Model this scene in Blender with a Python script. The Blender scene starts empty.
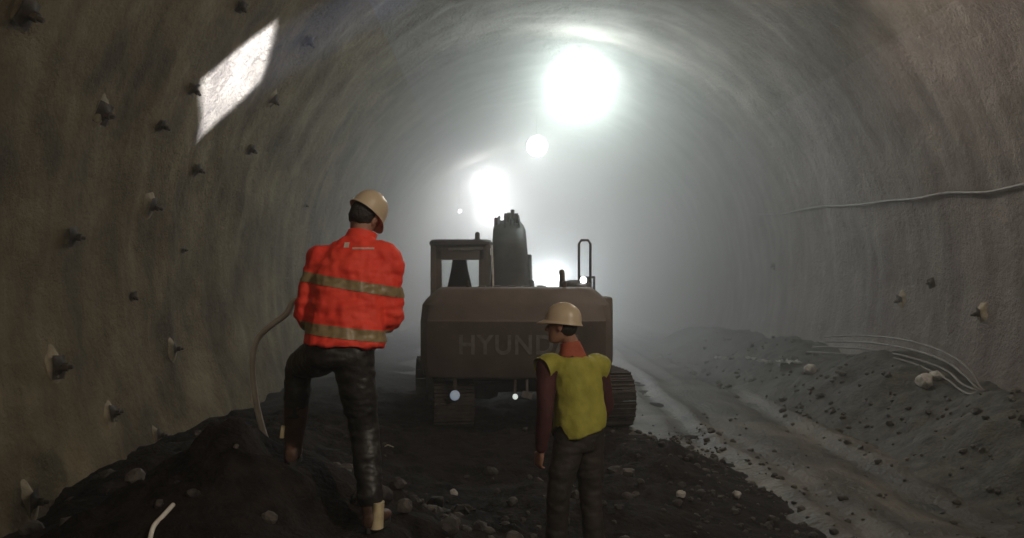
import bpy, bmesh, math, random
from mathutils import Vector, Matrix, noise, Euler
R = math.radians
PI = math.pi
sc = bpy.context.scene
col = sc.collection
random.seed(7)

# ------------------------------------------------------------------ camera, world, exposure
F = 887.0                    # focal length in pixels of the 1024 x 538 frame
CZ = 2.4                     # eye height above the roadway (the photographer stands on muck)
cam_d = bpy.data.cameras.new('camera')
cam_d.sensor_width = 36.0
cam_d.lens = 36.0 * F / 1024.0
cam_d.clip_end = 300
cam_d.clip_start = 0.05
cam = bpy.data.objects.new('camera', cam_d)
cam.location = (0, 0, CZ)
cam.rotation_euler = (R(90) + math.atan(11 / F), 0, -math.atan(12 / F))
col.objects.link(cam)
sc.camera = cam

world = bpy.data.worlds.new('tunnel_dark')
world.use_nodes = True
world.node_tree.nodes['Background'].inputs[0].default_value = (0.02, 0.022, 0.025, 1)
world.node_tree.nodes['Background'].inputs[1].default_value = 0.05
sc.world = world

vs = sc.view_settings
sc.display_settings.display_device = 'sRGB'
vs.view_transform = 'Standard'
vs.look = 'None'
vs.gamma = 1.0
vs.use_curve_mapping = False
vs.exposure = 0.0
cy = sc.cycles
cy.use_denoising = True
cy.volume_bounces = 1
cy.max_bounces = 6
cy.diffuse_bounces = 3
cy.sample_clamp_indirect = 4.0

LAMPS = [  # name, position, power, colour   (ceiling floodlights seen in the mist)
    ((2.18, 24.2, CZ + 5.40), 1150, (0.88, 1.0, 0.95)),
    ((1.42, 34.0, CZ + 5.14), 260, (0.92, 1.0, 0.97)),
    ((-0.64, 44.0, CZ + 4.86), 1800, (0.93, 1.0, 0.98)),
    ((-0.55, 55.0, CZ + 4.15), 4300, (0.93, 1.0, 0.98)),
]
STAND_LAMP = ((1.50, 26.0, 2.45), 330, (0.9, 0.97, 1.0))
WARM_LAMP = ((4.2, 13.2, 7.30), 380, (1.0, 0.86, 0.70))
REAR_LAMPS = [((5.2, -1.0, 6.4), 960, (1.0, 0.87, 0.71)), ((-1.6, -3.5, 7.2), 120, (1.0, 0.86, 0.62))]
SPOT_POWER = 75000
HAZE_THIN = 0.005
HAZE_MID = 0.026
HAZE_THICK = 0.05


def P(px, py, d):
    """world point seen at (px, py) of the frame, d metres down the tunnel"""
    return Vector(((px - 500.0) * d / F, d, CZ - (py - 280.0) * d / F))


# ------------------------------------------------------------------ materials
def principled(name):
    m = bpy.data.materials.new(name)
    m.use_nodes = True
    nt = m.node_tree
    return m, nt, nt.nodes['Principled BSDF']


def mat(name, c1, c2=None, rough=0.7, scale=6.0, detail=6.0, bump=0.0, bscale=None, metal=0.0, spec=0.5,
        lo=0.35, hi=0.65, stretch=None, bdist=0.02):
    m, nt, b = principled(name)
    b.inputs['Roughness'].default_value = rough
    b.inputs['Metallic'].default_value = metal
    b.inputs['Specular IOR Level'].default_value = spec
    b.inputs['Base Color'].default_value = (*c1, 1)
    tc = nt.nodes.new('ShaderNodeTexCoord')
    src = tc.outputs['Object']
    if stretch:
        mp = nt.nodes.new('ShaderNodeMapping')
        mp.inputs['Scale'].default_value = stretch
        nt.links.new(src, mp.inputs['Vector'])
        src = mp.outputs['Vector']
    if c2:
        n = nt.nodes.new('ShaderNodeTexNoise')
        n.inputs['Scale'].default_value = scale
        n.inputs['Detail'].default_value = detail
        nt.links.new(src, n.inputs['Vector'])
        cr = nt.nodes.new('ShaderNodeValToRGB')
        cr.color_ramp.elements[0].position = lo
        cr.color_ramp.elements[1].position = hi
        cr.color_ramp.elements[0].color = (*c1, 1)
        cr.color_ramp.elements[1].color = (*c2, 1)
        nt.links.new(n.outputs['Fac'], cr.inputs['Fac'])
        nt.links.new(cr.outputs['Color'], b.inputs['Base Color'])
    if bump > 0:
        n2 = nt.nodes.new('ShaderNodeTexNoise')
        n2.inputs['Scale'].default_value = bscale or scale * 3
        n2.inputs['Detail'].default_value = 8
        nt.links.new(tc.outputs['Object'], n2.inputs['Vector'])
        bp = nt.nodes.new('ShaderNodeBump')
        bp.inputs['Strength'].default_value = bump
        bp.inputs['Distance'].default_value = bdist
        nt.links.new(n2.outputs['Fac'], bp.inputs['Height'])
        nt.links.new(bp.outputs['Normal'], b.inputs['Normal'])
    return m


def emit(name, c, s):
    m, nt, b = principled(name)
    b.inputs['Base Color'].default_value = (0.8, 0.8, 0.8, 1)
    b.inputs['Emission Color'].default_value = (*c, 1)
    b.inputs['Emission Strength'].default_value = s
    return m


def glass(name, tint, rough=0.1):
    m, nt, b = principled(name)
    b.inputs['Base Color'].default_value = (*tint, 1)
    b.inputs['Roughness'].default_value = rough
    b.inputs['IOR'].default_value = 1.1
    b.inputs['Transmission Weight'].default_value = 1.0
    return m


def shotcrete(name, a, b_, c):
    """sprayed concrete: coarse two-tone noise, streaks running down the wall, fine grain"""
    m, nt, b = principled(name)
    N, L = nt.nodes, nt.links
    b.inputs['Roughness'].default_value = 0.85
    b.inputs['Specular IOR Level'].default_value = 0.3
    tc = N.new('ShaderNodeTexCoord')
    n1 = N.new('ShaderNodeTexNoise'); n1.inputs['Scale'].default_value = 0.9; n1.inputs['Detail'].default_value = 9
    n1.inputs['Roughness'].default_value = 0.62
    L.new(tc.outputs['Object'], n1.inputs['Vector'])
    mp = N.new('ShaderNodeMapping'); mp.inputs['Scale'].default_value = (0.5, 2.6, 0.25)
    L.new(tc.outputs['Object'], mp.inputs['Vector'])
    n2 = N.new('ShaderNodeTexNoise'); n2.inputs['Scale'].default_value = 1.0; n2.inputs['Detail'].default_value = 5
    L.new(mp.outputs['Vector'], n2.inputs['Vector'])
    r1 = N.new('ShaderNodeValToRGB')
    e = r1.color_ramp.elements
    e[0].position = 0.34; e[0].color = (*a, 1)
    e[1].position = 0.68; e[1].color = (*c, 1)
    k = e.new(0.52); k.color = (*b_, 1)
    L.new(n1.outputs['Fac'], r1.inputs['Fac'])
    r2 = N.new('ShaderNodeValToRGB')
    r2.color_ramp.elements[0].position = 0.36; r2.color_ramp.elements[0].color = (0.74, 0.72, 0.72, 1)
    r2.color_ramp.elements[1].position = 0.62; r2.color_ramp.elements[1].color = (1, 1, 1, 1)
    L.new(n2.outputs['Fac'], r2.inputs['Fac'])
    mx = N.new('ShaderNodeMix'); mx.data_type = 'RGBA'; mx.blend_type = 'MULTIPLY'
    mx.inputs[0].default_value = 1.0
    L.new(r1.outputs['Color'], mx.inputs[6]); L.new(r2.outputs['Color'], mx.inputs[7])
    L.new(mx.outputs[2], b.inputs['Base Color'])
    n3 = N.new('ShaderNodeTexNoise'); n3.inputs['Scale'].default_value = 9; n3.inputs['Detail'].default_value = 9
    n3.inputs['Roughness'].default_value = 0.7
    L.new(tc.outputs['Object'], n3.inputs['Vector'])
    bp = N.new('ShaderNodeBump'); bp.inputs['Strength'].default_value = 1.0; bp.inputs['Distance'].default_value = 0.11
    L.new(n3.outputs['Fac'], bp.inputs['Height'])
    L.new(bp.outputs['Normal'], b.inputs['Normal'])
    return m


M = {}
M['wall_l'] = shotcrete('shotcrete_brown', (0.12, 0.092, 0.052), (0.235, 0.19, 0.112), (0.36, 0.30, 0.185))
M['wall_r'] = shotcrete('shotcrete_grey', (0.22, 0.195, 0.18), (0.29, 0.26, 0.245), (0.35, 0.32, 0.30))
M['roof'] = shotcrete('shotcrete_crown', (0.17, 0.15, 0.13), (0.25, 0.225, 0.20), (0.32, 0.29, 0.265))
M['pale_crete'] = mat('pale_shotcrete', (0.25, 0.21, 0.14), (0.40, 0.345, 0.245), 0.85, 9, bump=0.5, bscale=30)
M['road'] = mat('muddy_gravel', (0.045, 0.039, 0.031), (0.14, 0.123, 0.098), 0.6, 2.2, 10, bump=0.8, bscale=14, lo=0.33, hi=0.68,
                stretch=(1.0, 0.55, 1.0), bdist=0.05)
def damp(m, scale, dark):
    nt = m.node_tree
    b = nt.nodes['Principled BSDF']
    src = b.inputs['Base Color'].links[0].from_socket
    tc = nt.nodes.new('ShaderNodeTexCoord')
    mp = nt.nodes.new('ShaderNodeMapping'); mp.inputs['Scale'].default_value = (1.0, .35, 1.0)
    n = nt.nodes.new('ShaderNodeTexNoise'); n.inputs['Scale'].default_value = scale; n.inputs['Detail'].default_value = 7
    nt.links.new(tc.outputs['Object'], mp.inputs['Vector']); nt.links.new(mp.outputs['Vector'], n.inputs['Vector'])
    r = nt.nodes.new('ShaderNodeValToRGB')
    r.color_ramp.elements[0].position = .42; r.color_ramp.elements[0].color = (dark, dark * .93, dark * .88, 1)
    r.color_ramp.elements[1].position = .58; r.color_ramp.elements[1].color = (1, 1, 1, 1)
    nt.links.new(n.outputs['Fac'], r.inputs['Fac'])
    mx = nt.nodes.new('ShaderNodeMix'); mx.data_type = 'RGBA'; mx.blend_type = 'MULTIPLY'; mx.inputs[0].default_value = 1
    nt.links.new(src, mx.inputs[6]); nt.links.new(r.outputs['Color'], mx.inputs[7])
    nt.links.new(mx.outputs[2], b.inputs['Base Color'])


damp(M['road'], 1.1, .42)
M['muck'] = mat('dark_wet_muck', (0.0055, 0.0042, 0.004), (0.021, 0.0155, 0.0135), 0.9, 7, 8, bump=0.9, bscale=22, spec=0.12, bdist=0.03)
M['stone'] = mat('broken_rock', (0.014, 0.011, 0.0105), (0.085, 0.07, 0.06), 0.75, 9, 6, bump=0.5, bscale=25)
M['pale_stone'] = mat('pale_rock', (0.36, 0.35, 0.32), (0.58, 0.56, 0.52), 0.8, 12, 6, bump=0.4, bscale=30)
M['debris'] = mat('debris_spoil', (0.022, 0.023, 0.019), (0.08, 0.077, 0.064), 0.8, 5, 9, bump=0.9, bscale=18, bdist=0.04)
M['orange'] = mat('orange_fabric', (0.84, 0.050, 0.030), (0.95, 0.08, 0.045), 0.62, 5, 4, bump=0.25, bscale=16, spec=0.3)
M['stripe'] = mat('dull_reflective_tape', (0.23, 0.17, 0.085), (0.31, 0.23, 0.12), 0.45, 30, 3)
M['white_mark'] = mat('pale_mark', (0.95, 0.86, 0.78), None, 0.4)
M['yellow'] = mat('yellow_mesh_fabric', (0.33, 0.31, 0.05), (0.43, 0.40, 0.075), 0.7, 9, 4, bump=0.25, bscale=30, spec=0.25)
M['maroon'] = mat('maroon_fabric', (0.055, 0.013, 0.014), (0.085, 0.021, 0.021), 0.8, 10, 4, bump=0.2, bscale=40)
M['scarf'] = mat('rust_collar_fabric', (0.34, 0.07, 0.04), (0.44, 0.11, 0.06), 0.8, 12, 4, bump=0.2, bscale=40)
M['trouser_black'] = mat('black_trousers', (0.012, 0.011, 0.011), (0.024, 0.022, 0.021), 0.47, 8, 5, bump=0.3, bscale=24, spec=0.5)
M['trouser_brown'] = mat('dark_brown_trousers', (0.022, 0.017, 0.014), (0.038, 0.028, 0.023), 0.7, 8, 5, bump=0.3, bscale=24)
M['skin'] = mat('skin', (0.32, 0.16, 0.105), (0.38, 0.20, 0.14), 0.55, 14, 3)
M['hair'] = mat('dark_hair', (0.012, 0.009, 0.008), (0.03, 0.022, 0.018), 0.6, 40, 3, bump=0.5, bscale=70)
M['helmet'] = mat('cream_helmet_shell', (0.56, 0.44, 0.30), (0.66, 0.53, 0.38), 0.38, 7, 5, lo=0.3, hi=0.75)
M['boot'] = mat('muddy_leather', (0.05, 0.022, 0.014), (0.10, 0.048, 0.03), 0.6, 12, 5, bump=0.3, bscale=30)
M['boot_pale'] = mat('pale_boot_rubber', (0.42, 0.34, 0.20), (0.55, 0.46, 0.30), 0.6, 20, 4)
M['sole'] = mat('dark_rubber_sole', (0.02, 0.018, 0.016), None, 0.8)
M['hose_white'] = mat('dirty_white_hose', (0.66, 0.62, 0.56), (0.82, 0.79, 0.73), 0.5, 12, 4)
M['cable_grey'] = mat('grey_cable_sheath', (0.17, 0.16, 0.15), (0.25, 0.24, 0.225), 0.55, 6, 4)
M['steel'] = mat('rusty_steel', (0.045, 0.036, 0.03), (0.12, 0.085, 0.06), 0.6, 14, 5, metal=0.4, bump=0.2, bscale=40)
M['paint'] = mat('dusty_ochre_paint', (0.105, 0.078, 0.062), (0.16, 0.124, 0.102), 0.62, 2.6, 8, bump=0.12, bscale=25, lo=0.3, hi=0.7)
M['paint_dark'] = mat('dusty_dark_paint', (0.038, 0.032, 0.03), (0.075, 0.066, 0.06), 0.65, 4, 7, bump=0.12, bscale=25)
M['track'] = mat('mud_caked_steel', (0.035, 0.026, 0.022), (0.085, 0.062, 0.05), 0.75, 6, 8, bump=0.6, bscale=18)
M['rubber'] = mat('black_hose_rubber', (0.02, 0.02, 0.021), None, 0.6)
M['letter'] = mat('worn_grey_lettering', (0.17, 0.15, 0.137), (0.26, 0.232, 0.215), 0.7, 10, 6)
M['chrome'] = mat('hydraulic_chrome', (0.6, 0.6, 0.6), None, 0.25, metal=1.0)
M['cab_glass'] = glass('dusty_cab_glass', (0.86, 0.88, 0.87), 0.25)
M['seat'] = mat('dark_seat_vinyl', (0.02, 0.022, 0.021), None, 0.7)
M['housing'] = mat('lamp_housing_aluminium', (0.25, 0.26, 0.26), (0.33, 0.34, 0.34), 0.5, 8, metal=0.6)
M['lens'] = emit('lit_lamp_glass', (0.95, 1.0, 0.98), 9)
M['lens_warm'] = emit('lit_warm_lamp_glass', (1.0, 0.86, 0.68), 30)
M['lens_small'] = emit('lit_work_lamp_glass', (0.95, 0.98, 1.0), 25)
M['glint_blue'] = emit('blue_lens_glint', (0.45, 0.6, 0.8), 0.22)  # emission stands in for a bluish glint
M['glint_white'] = emit('white_lens_glint', (0.85, 0.95, 0.88), 0.7)  # emission stands in for a small white glint
M['wood'] = mat('pale_split_wood', (0.30, 0.25, 0.18), (0.42, 0.36, 0.27), 0.8, 10, 4, stretch=(1, 1, 6))
M['scrap'] = mat('torn_pale_sheeting', (0.55, 0.55, 0.52), (0.7, 0.7, 0.67), 0.6, 10, 4)


# ------------------------------------------------------------------ helpers
def tag(o, label=None, cat=None, group=None, kind=None):
    if label: o['label'] = label
    if cat: o['category'] = cat
    if group: o['group'] = group
    if kind: o['kind'] = kind
    return o


def thing(name, label, cat, loc=(0, 0, 0), rot=(0, 0, 0), group=None):
    o = bpy.data.objects.new(name, None)
    o.empty_display_size = 0.2
    o.location = loc
    o.rotation_euler = rot
    col.objects.link(o)
    return tag(o, label, cat, group)


def obj(name, bm, m, parent=None, off=None, smooth=True, angle=40):
    """one mesh object; off = world position of the thing whose local frame the vertices go into"""
    me = bpy.data.meshes.new(name)
    if off is not None:
        bmesh.ops.translate(bm, verts=bm.verts, vec=-Vector(off))
    bmesh.ops.recalc_face_normals(bm, faces=bm.faces)
    for f in bm.faces:
        f.smooth = smooth
    if smooth and angle < 180:
        lim = R(angle)
        for e in bm.edges:
            if len(e.link_faces) == 2 and e.calc_face_angle(0) > lim:
                e.smooth = False
    bm.to_mesh(me)
    bm.free()
    me.materials.append(m)
    o = bpy.data.objects.new(name, me)
    o.parent = parent
    col.objects.link(o)
    return o


def mesh_obj(name, me, m, parent=None):
    me.materials.clear()
    me.materials.append(m)
    o = bpy.data.objects.new(name, me)
    o.parent = parent
    col.objects.link(o)
    return o


def add_box(bm, c, s, rot=None, bev=0.0):
    mx = Matrix.Translation(Vector(c))
    if rot is not None:
        mx = mx @ (rot.to_matrix().to_4x4() if isinstance(rot, Euler) else rot.to_4x4())
    mx = mx @ Matrix.Diagonal((*s, 1))
    g = bmesh.ops.create_cube(bm, size=1.0, matrix=mx)
    if bev > 0:
        es = list({e for v in g['verts'] for e in v.link_edges})
        bmesh.ops.bevel(bm, geom=es, offset=bev, segments=2, affect='EDGES', profile=0.5)


def frame_for(t):
    t = t.normalized()
    a = Vector((0, 0, 1)) if abs(t.z) < 0.9 else Vector((1, 0, 0))
    u = t.cross(a).normalized()
    return u, t.cross(u).normalized()


def add_rings(bm, rings, cap=True, closed=False):
    """rings: lists of points, all of the same length, skinned into a tube"""
    vr = [[bm.verts.new(p) for p in r] for r in rings]
    n = len(vr[0])
    rng = range(len(vr)) if closed else range(len(vr) - 1)
    for i in rng:
        a, b = vr[i], vr[(i + 1) % len(vr)]
        for k in range(n):
            bm.faces.new((a[k], a[(k + 1) % n], b[(k + 1) % n], b[k]))
    if cap and not closed:
        bm.faces.new(vr[0][::-1])
        bm.faces.new(vr[-1])
    return vr


def catmull(pts, n):
    pts = [Vector(p) for p in pts]
    out = []
    q = [pts[0] * 2 - pts[1]] + pts + [pts[-1] * 2 - pts[-2]]
    for i in range(1, len(q) - 2):
        p0, p1, p2, p3 = q[i - 1], q[i], q[i + 1], q[i + 2]
        for k in range(n):
            t = k / n
            out.append(0.5 * ((2 * p1) + (p2 - p0) * t + (2 * p0 - 5 * p1 + 4 * p2 - p3) * t * t + (3 * p1 - p0 - 3 * p2 + p3) * t ** 3))
    out.append(pts[-1])
    return out


def add_tube(bm, pts, rad, seg=10, smooth=0, round_cap=False):
    """tube along pts; rad a number or one per point; rounded ends when round_cap"""
    pts = [Vector(p) for p in pts]
    rads = list(rad) if hasattr(rad, '__len__') else [rad] * len(pts)
    if smooth:
        idx = catmull([(i, 0, 0) for i in range(len(pts))], smooth)
        new = catmull(pts, smooth)
        rr = []
        for v in idx:
            x = min(max(v.x, 0), len(rads) - 1)
            i = min(int(x), len(rads) - 2)
            f = x - i
            f = f * f * (3 - 2 * f)
            rr.append(rads[i] * (1 - f) + rads[i + 1] * f)
        pts, rads = new, rr
    if round_cap:
        a, b = (pts[0] - pts[1]).normalized(), (pts[-1] - pts[-2]).normalized()
        r0, r1 = rads[0], rads[-1]
        pre = [(pts[0] + a * r0 * math.sin(t), r0 * math.cos(t)) for t in (R(80), R(60), R(35))]
        post = [(pts[-1] + b * r1 * math.sin(t), r1 * math.cos(t)) for t in (R(35), R(60), R(80))]
        pts = [p for p, _ in pre] + pts + [p for p, _ in post]
        rads = [r for _, r in pre] + rads + [r for _, r in post]
    t = (pts[1] - pts[0]).normalized()
    u, v = frame_for(t)
    rings = []
    for i, p in enumerate(pts):
        if i == 0:
            tn = pts[1] - pts[0]
        elif i == len(pts) - 1:
            tn = pts[-1] - pts[-2]
        else:
            tn = pts[i + 1] - pts[i - 1]
        tn.normalize()
        q = t.rotation_difference(tn)
        u = q @ u
        v = q @ v
        t = tn
        rings.append([p + (u * math.cos(2 * PI * k / seg) + v * math.sin(2 * PI * k / seg)) * rads[i] for k in range(seg)])
    add_rings(bm, rings)


def add_cyl(bm, a, b, r, seg=16):
    add_tube(bm, [a, b], r, seg)


def ring(c, u, v, n=24, p=2.0):
    """superellipse ring round c with half axes u, v"""
    out = []
    for k in range(n):
        a = 2 * PI * k / n
        ca, sa = math.cos(a), math.sin(a)
        f = (abs(ca) ** p + abs(sa) ** p) ** (-1.0 / p)
        out.append(Vector(c) + Vector(u) * ca * f + Vector(v) * sa * f)
    return out


def add_rock(bm, c, r, seed, squash=(1, 1, 0.75), sub=2):
    rnd = random.Random(seed)
    mx = Matrix.Translation(Vector(c)) @ Euler((rnd.uniform(-.4, .4), rnd.uniform(-.4, .4), rnd.uniform(0, 6.28))).to_matrix().to_4x4()
    g = bmesh.ops.create_icosphere(bm, subdivisions=sub, radius=1.0)
    o = Vector((seed * 3.17 % 50, seed * 1.31 % 50, seed * 0.77 % 50))
    planes = [Vector((rnd.gauss(0, 1), rnd.gauss(0, 1), rnd.gauss(0, 1))).normalized() for _ in range(7)]
    for v in g['verts']:
        p = v.co.copy()
        k = 1.0
        for n_ in planes:
            d = p.dot(n_)
            if d > 0.72:
                k = min(k, 0.72 / d)
        p = p * k * (1 + 0.16 * noise.noise(p * 1.7 + o))
        v.co = mx @ Vector((p.x * r * squash[0], p.y * r * squash[1], p.z * r * squash[2]))


def add_lathe(bm, prof, c, axis=Vector((0, 0, 1)), seg=24):
    """prof: (radius, height) pairs along axis from c"""
    u, v = frame_for(axis)
    add_rings(bm, [[Vector(c) + axis * h + (u * math.cos(2 * PI * k / seg) + v * math.sin(2 * PI * k / seg)) * max(r, 1e-4) for k in range(seg)] for r, h in prof])


def remeshed(bm, voxel, smooth_it=4, decimate=None):
    """union of the closed shells in bm as one continuous mesh"""
    me = bpy.data.meshes.new('tmp')
    bmesh.ops.recalc_face_normals(bm, faces=bm.faces)
    bm.to_mesh(me)
    bm.free()
    o = bpy.data.objects.new('tmp', me)
    col.objects.link(o)
    md = o.modifiers.new('r', 'REMESH'); md.mode = 'VOXEL'; md.voxel_size = voxel; md.use_smooth_shade = True
    if smooth_it:
        sm = o.modifiers.new('s', 'SMOOTH'); sm.iterations = smooth_it; sm.factor = 0.5
    if decimate:
        dm = o.modifiers.new('d', 'DECIMATE'); dm.ratio = decimate
    dg = bpy.context.evaluated_depsgraph_get()
    dg.update()
    res = bpy.data.meshes.new_from_object(o.evaluated_get(dg))
    bpy.data.objects.remove(o)
    bpy.data.meshes.remove(me)
    out = bmesh.new()
    out.from_mesh(res)
    bpy.data.meshes.remove(res)
    return out


def folds(bm, amp, scl, seed=0.0):
    bm.normal_update()
    for v in bm.verts:
        p = Vector((v.co.x * scl[0], v.co.y * scl[1], v.co.z * scl[2])) + Vector((seed, seed, seed))
        v.co += v.normal * amp * (noise.noise(p) + 0.5 * noise.noise(p * 2.1))


def band(src, co, no, thick, lift=0.003, test=None):
    """strip of the surface src between two parallel planes, lifted off it: a sewn-on tape"""
    b = src.copy()
    no = Vector(no).normalized()
    for s in (-1, 1):
        geom = list(b.verts) + list(b.edges) + list(b.faces)
        bmesh.ops.bisect_plane(b, geom=geom, dist=1e-5, plane_co=Vector(co) + no * s * thick / 2, plane_no=no * s, clear_outer=True)
    if test:
        bmesh.ops.delete(b, geom=[f for f in b.faces if not test(f.calc_center_median())], context='FACES')
    b.normal_update()
    for v in b.verts:
        v.co += v.normal * lift
    return b


def lamp(name, kind, loc, power, colour, radius, parent=None):
    l = bpy.data.lights.new(name, kind)
    l.energy = power
    l.color = colour
    if kind != 'SUN':
        l.shadow_soft_size = radius
    o = bpy.data.objects.new(name, l)
    o.location = loc
    o.parent = parent
    col.objects.link(o)
    return o


# ------------------------------------------------------------------ the tunnel
TX, TZ, TR = 1.5, 2.5, 6.3          # axis of the vault and its radius
Y0, Y1 = -6.0, 62.0


def wall_r(th, y):
    """radius of the sprayed lining at angle th (0 = right springing, pi = left), y along the tunnel"""
    x, z = math.cos(th) * TR, math.sin(th) * TR
    p = Vector((x, y, z))
    d = 0.10 * noise.noise(p * 0.45) + 0.05 * noise.noise(p * 1.3 + Vector((9, 2, 4))) + 0.022 * noise.noise(p * 3.3)
    d += 0.012 * noise.noise(p * 8.0)
    ph = (y / 1.5 + 0.15 * noise.noise(Vector((y * .3, th, 1)))) % 1.0     # lattice girders under the concrete
    rib = math.exp(-((ph - 0.5) / 0.13) ** 2)
    return TR + d - 0.03 * rib * (1.0 if th > PI / 2 else 0.45)


def wall_hit(px, py):
    """where the view ray of a pixel meets the lining: used for the real positions of bolts and cable"""
    dx, dz = (px - 500) / F, -(py - 280) / F
    a = dx * dx + dz * dz
    b = -2 * TX * dx + 2 * (CZ - TZ) * dz
    c = TX * TX + (CZ - TZ) ** 2 - TR * TR
    d = (-b + math.sqrt(b * b - 4 * a * c)) / (2 * a)
    th = math.atan2(CZ + dz * d - TZ, dx * d - TX)
    if th < -PI / 2:
        th += 2 * PI
    r = wall_r(th, d)
    n = Vector((-math.cos(th), 0, -math.sin(th)))
    return Vector((TX + math.cos(th) * r, d, TZ + math.sin(th) * r)), n, th


def vault(name, t0, t1, m):
    nt = max(4, int((t1 - t0) * TR / 0.085))
    ys = []
    y = Y0
    while y < Y1:
        ys.append(y)
        y += 0.10 if y < 28 else 0.35
    ys.append(Y1)
    bm = bmesh.new()
    rows = []
    for y in ys:
        row = []
        for i in range(nt + 1):
            th = t0 + (t1 - t0) * i / nt
            r = wall_r(th, y)
            row.append(bm.verts.new((TX + math.cos(th) * r, y, TZ + math.sin(th) * r)))
        rows.append(row)
    for a, b in zip(rows, rows[1:]):
        for i in range(nt):
            bm.faces.new((a[i], a[i + 1], b[i + 1], b[i]))
    return tag(obj(name, bm, m, angle=180), kind='structure')


FOOT = math.asin(-(TZ + 0.35) / TR)
vault('wall_right', FOOT, R(38), M['wall_r'])
vault('ceiling', R(38), R(128), M['roof'])
vault('wall_left', R(128), PI - FOOT, M['wall_l'])

bm = bmesh.new()
bmesh.ops.create_grid(bm, x_segments=40, y_segments=40, size=7.0)
for v in bm.verts:
    x, z = v.co.x, v.co.y
    v.co = Vector((TX + x, Y1 - 0.3 + 0.35 * noise.noise(Vector((x * .6, z * .6, 3))), TZ + 1.5 + z))
tag(obj('wall_back', bm, M['stone'], smooth=False), kind='structure')

# feet of the two workers, used to bed the ground under them
A_FOOT_R = Vector((-0.685, 4.80, 1.055))
A_FOOT_L = Vector((-1.225, 5.28, 1.315))
B_FOOT_L = Vector((0.395, 6.28, 0.43))
B_FOOT_R = Vector((0.675, 6.36, 0.43))


def sstep(a, b, x):
    t = min(max((x - a) / (b - a), 0), 1)
    return t * t * (3 - 2 * t)


def road_z(x, y):
    p = Vector((x, y, 0))
    bend = x - 0.06 * max(y - 10, 0) * 0.5
    z = 0.05 * noise.noise(p * 0.5) + 0.03 * noise.noise(p * 1.6)
    z += 0.055 * noise.noise(Vector((bend * 2.3, y * 0.12, 5)))
    for rx, dp in ((2.9, .07), (3.5, .04), (4.7, .07), (5.3, .04)):
        rx += .25 * noise.noise(Vector((y * .25, rx, 4)))
        z -= dp * math.exp(-((bend - rx) / 0.17) ** 2) * (0.7 + 0.6 * noise.noise(Vector((rx, y * .4, 2))))
        z += dp * 0.7 * math.exp(-((bend - rx - 0.33) / 0.15) ** 2)
    z += 0.022 * noise.noise(p * 5) + 0.03 * noise.noise(Vector((x * 1.1, y * 4.5, 7)))
    flat = math.exp(-((x - .3) / 2.3) ** 4 - ((y - 16) / 4.0) ** 4)
    return z * (1 - 0.85 * flat)


def heap_z(x, y):
    p = Vector((x, y, 0))
    h = 1.45 * math.exp(-((x + 1.6) / (1.9 if x > -1.6 else 1.55)) ** 2 - ((y - 5.3) / 2.2) ** 2)
    h += 0.26 * math.exp(-((x + 1.48) / 0.33) ** 2 - ((y - 5.15) / 0.35) ** 2)
    h += 0.42 * math.exp(-((x - 1.9) / 1.0) ** 2 - ((y - 10.6) / 1.7) ** 2)                # windrow beside the machine
    h += 0.35 * math.exp(-((x - 1.0) / 1.3) ** 2 - ((y - 7.8) / 1.4) ** 2)
    h += 0.5 * math.exp(-((x + 3.6) / 1.2) ** 2 - ((y - 9.5) / 3.0) ** 2)
    h += 0.3 * math.exp(-((x + 1.9) / 1.3) ** 2 - ((y - 10.5) / 2.0) ** 2)
    h += 0.26 * math.exp(-(abs(x + .9) / 2.9) ** 6 - (abs(y - 14.0) / 6.0) ** 6)
    k = min(1.0, h * 2.2)
    h += k * (0.13 * noise.noise(p * 1.5) + 0.07 * noise.noise(p * 3.6) + 0.045 * noise.noise(p * 8) + 0.03 * noise.noise(p * 17))
    h += 0.28 * (1 - sstep(-4.2, -1.3, x + .5 * noise.noise(Vector((y * .3, 2, 9))))) * sstep(9, 13, y) * (1 - sstep(44, 50, y))
    h -= 0.10 + (0.10 * noise.noise(p * .8) + 0.07 * noise.noise(p * 2.2)) * (1 - k)
    for f, s in ((A_FOOT_R, .2), (A_FOOT_L, .2), (B_FOOT_L, .2), (B_FOOT_R, .2)):
        w = math.exp(-(((x - f.x) / s) ** 2 + ((y - f.y - .05) / (s * 1.3)) ** 2) ** 2)
        h = h * (1 - w) + (f.z - 0.005) * w
    return h


def bank_z(x, y):
    p = Vector((x, y, 0))
    h = 1.22 * sstep(4.8, 7.0, x + 0.35 * noise.noise(Vector((y * .5, 7, 1)))) * (0.75 + 0.35 * noise.noise(Vector((y * .35, 3, 8))))
    h *= sstep(7.5, 10.0, y) * (1 - sstep(30, 36, y))
    k = min(1, h * 3)
    return h + k * (0.12 * noise.noise(p * 1.4) + 0.07 * noise.noise(p * 3.5) + 0.04 * noise.noise(p * 8)) - 0.07


def terrain(name, x0, x1, y0, y1, step, fn, m, grow=1.0, drop=None):
    bm = bmesh.new()
    xs = [x0 + (x1 - x0) * i / int((x1 - x0) / step) for i in range(int((x1 - x0) / step) + 1)]
    ys = []
    y = y0
    s = step
    while y < y1:
        ys.append(y)
        if y > 14: s = step * grow
        if y > 22: s = step * grow * 3
        y += s
    g = {}
    for j, y in enumerate(ys):
        for i, x in enumerate(xs):
            g[i, j] = fn(x, y)
    vv = {}

    def vert(i, j):
        if (i, j) not in vv:
            vv[i, j] = bm.verts.new((xs[i], ys[j], g[i, j]))
        return vv[i, j]
    for j in range(len(ys) - 1):
        for i in range(len(xs) - 1):
            q = ((i, j), (i + 1, j), (i + 1, j + 1), (i, j + 1))
            if drop is not None and max(g[k] - drop(xs[k[0]], ys[k[1]]) for k in q) < 0:
                continue
            bm.faces.new([vert(*k) for k in q])
    return obj(name, bm, m, angle=180)


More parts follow.
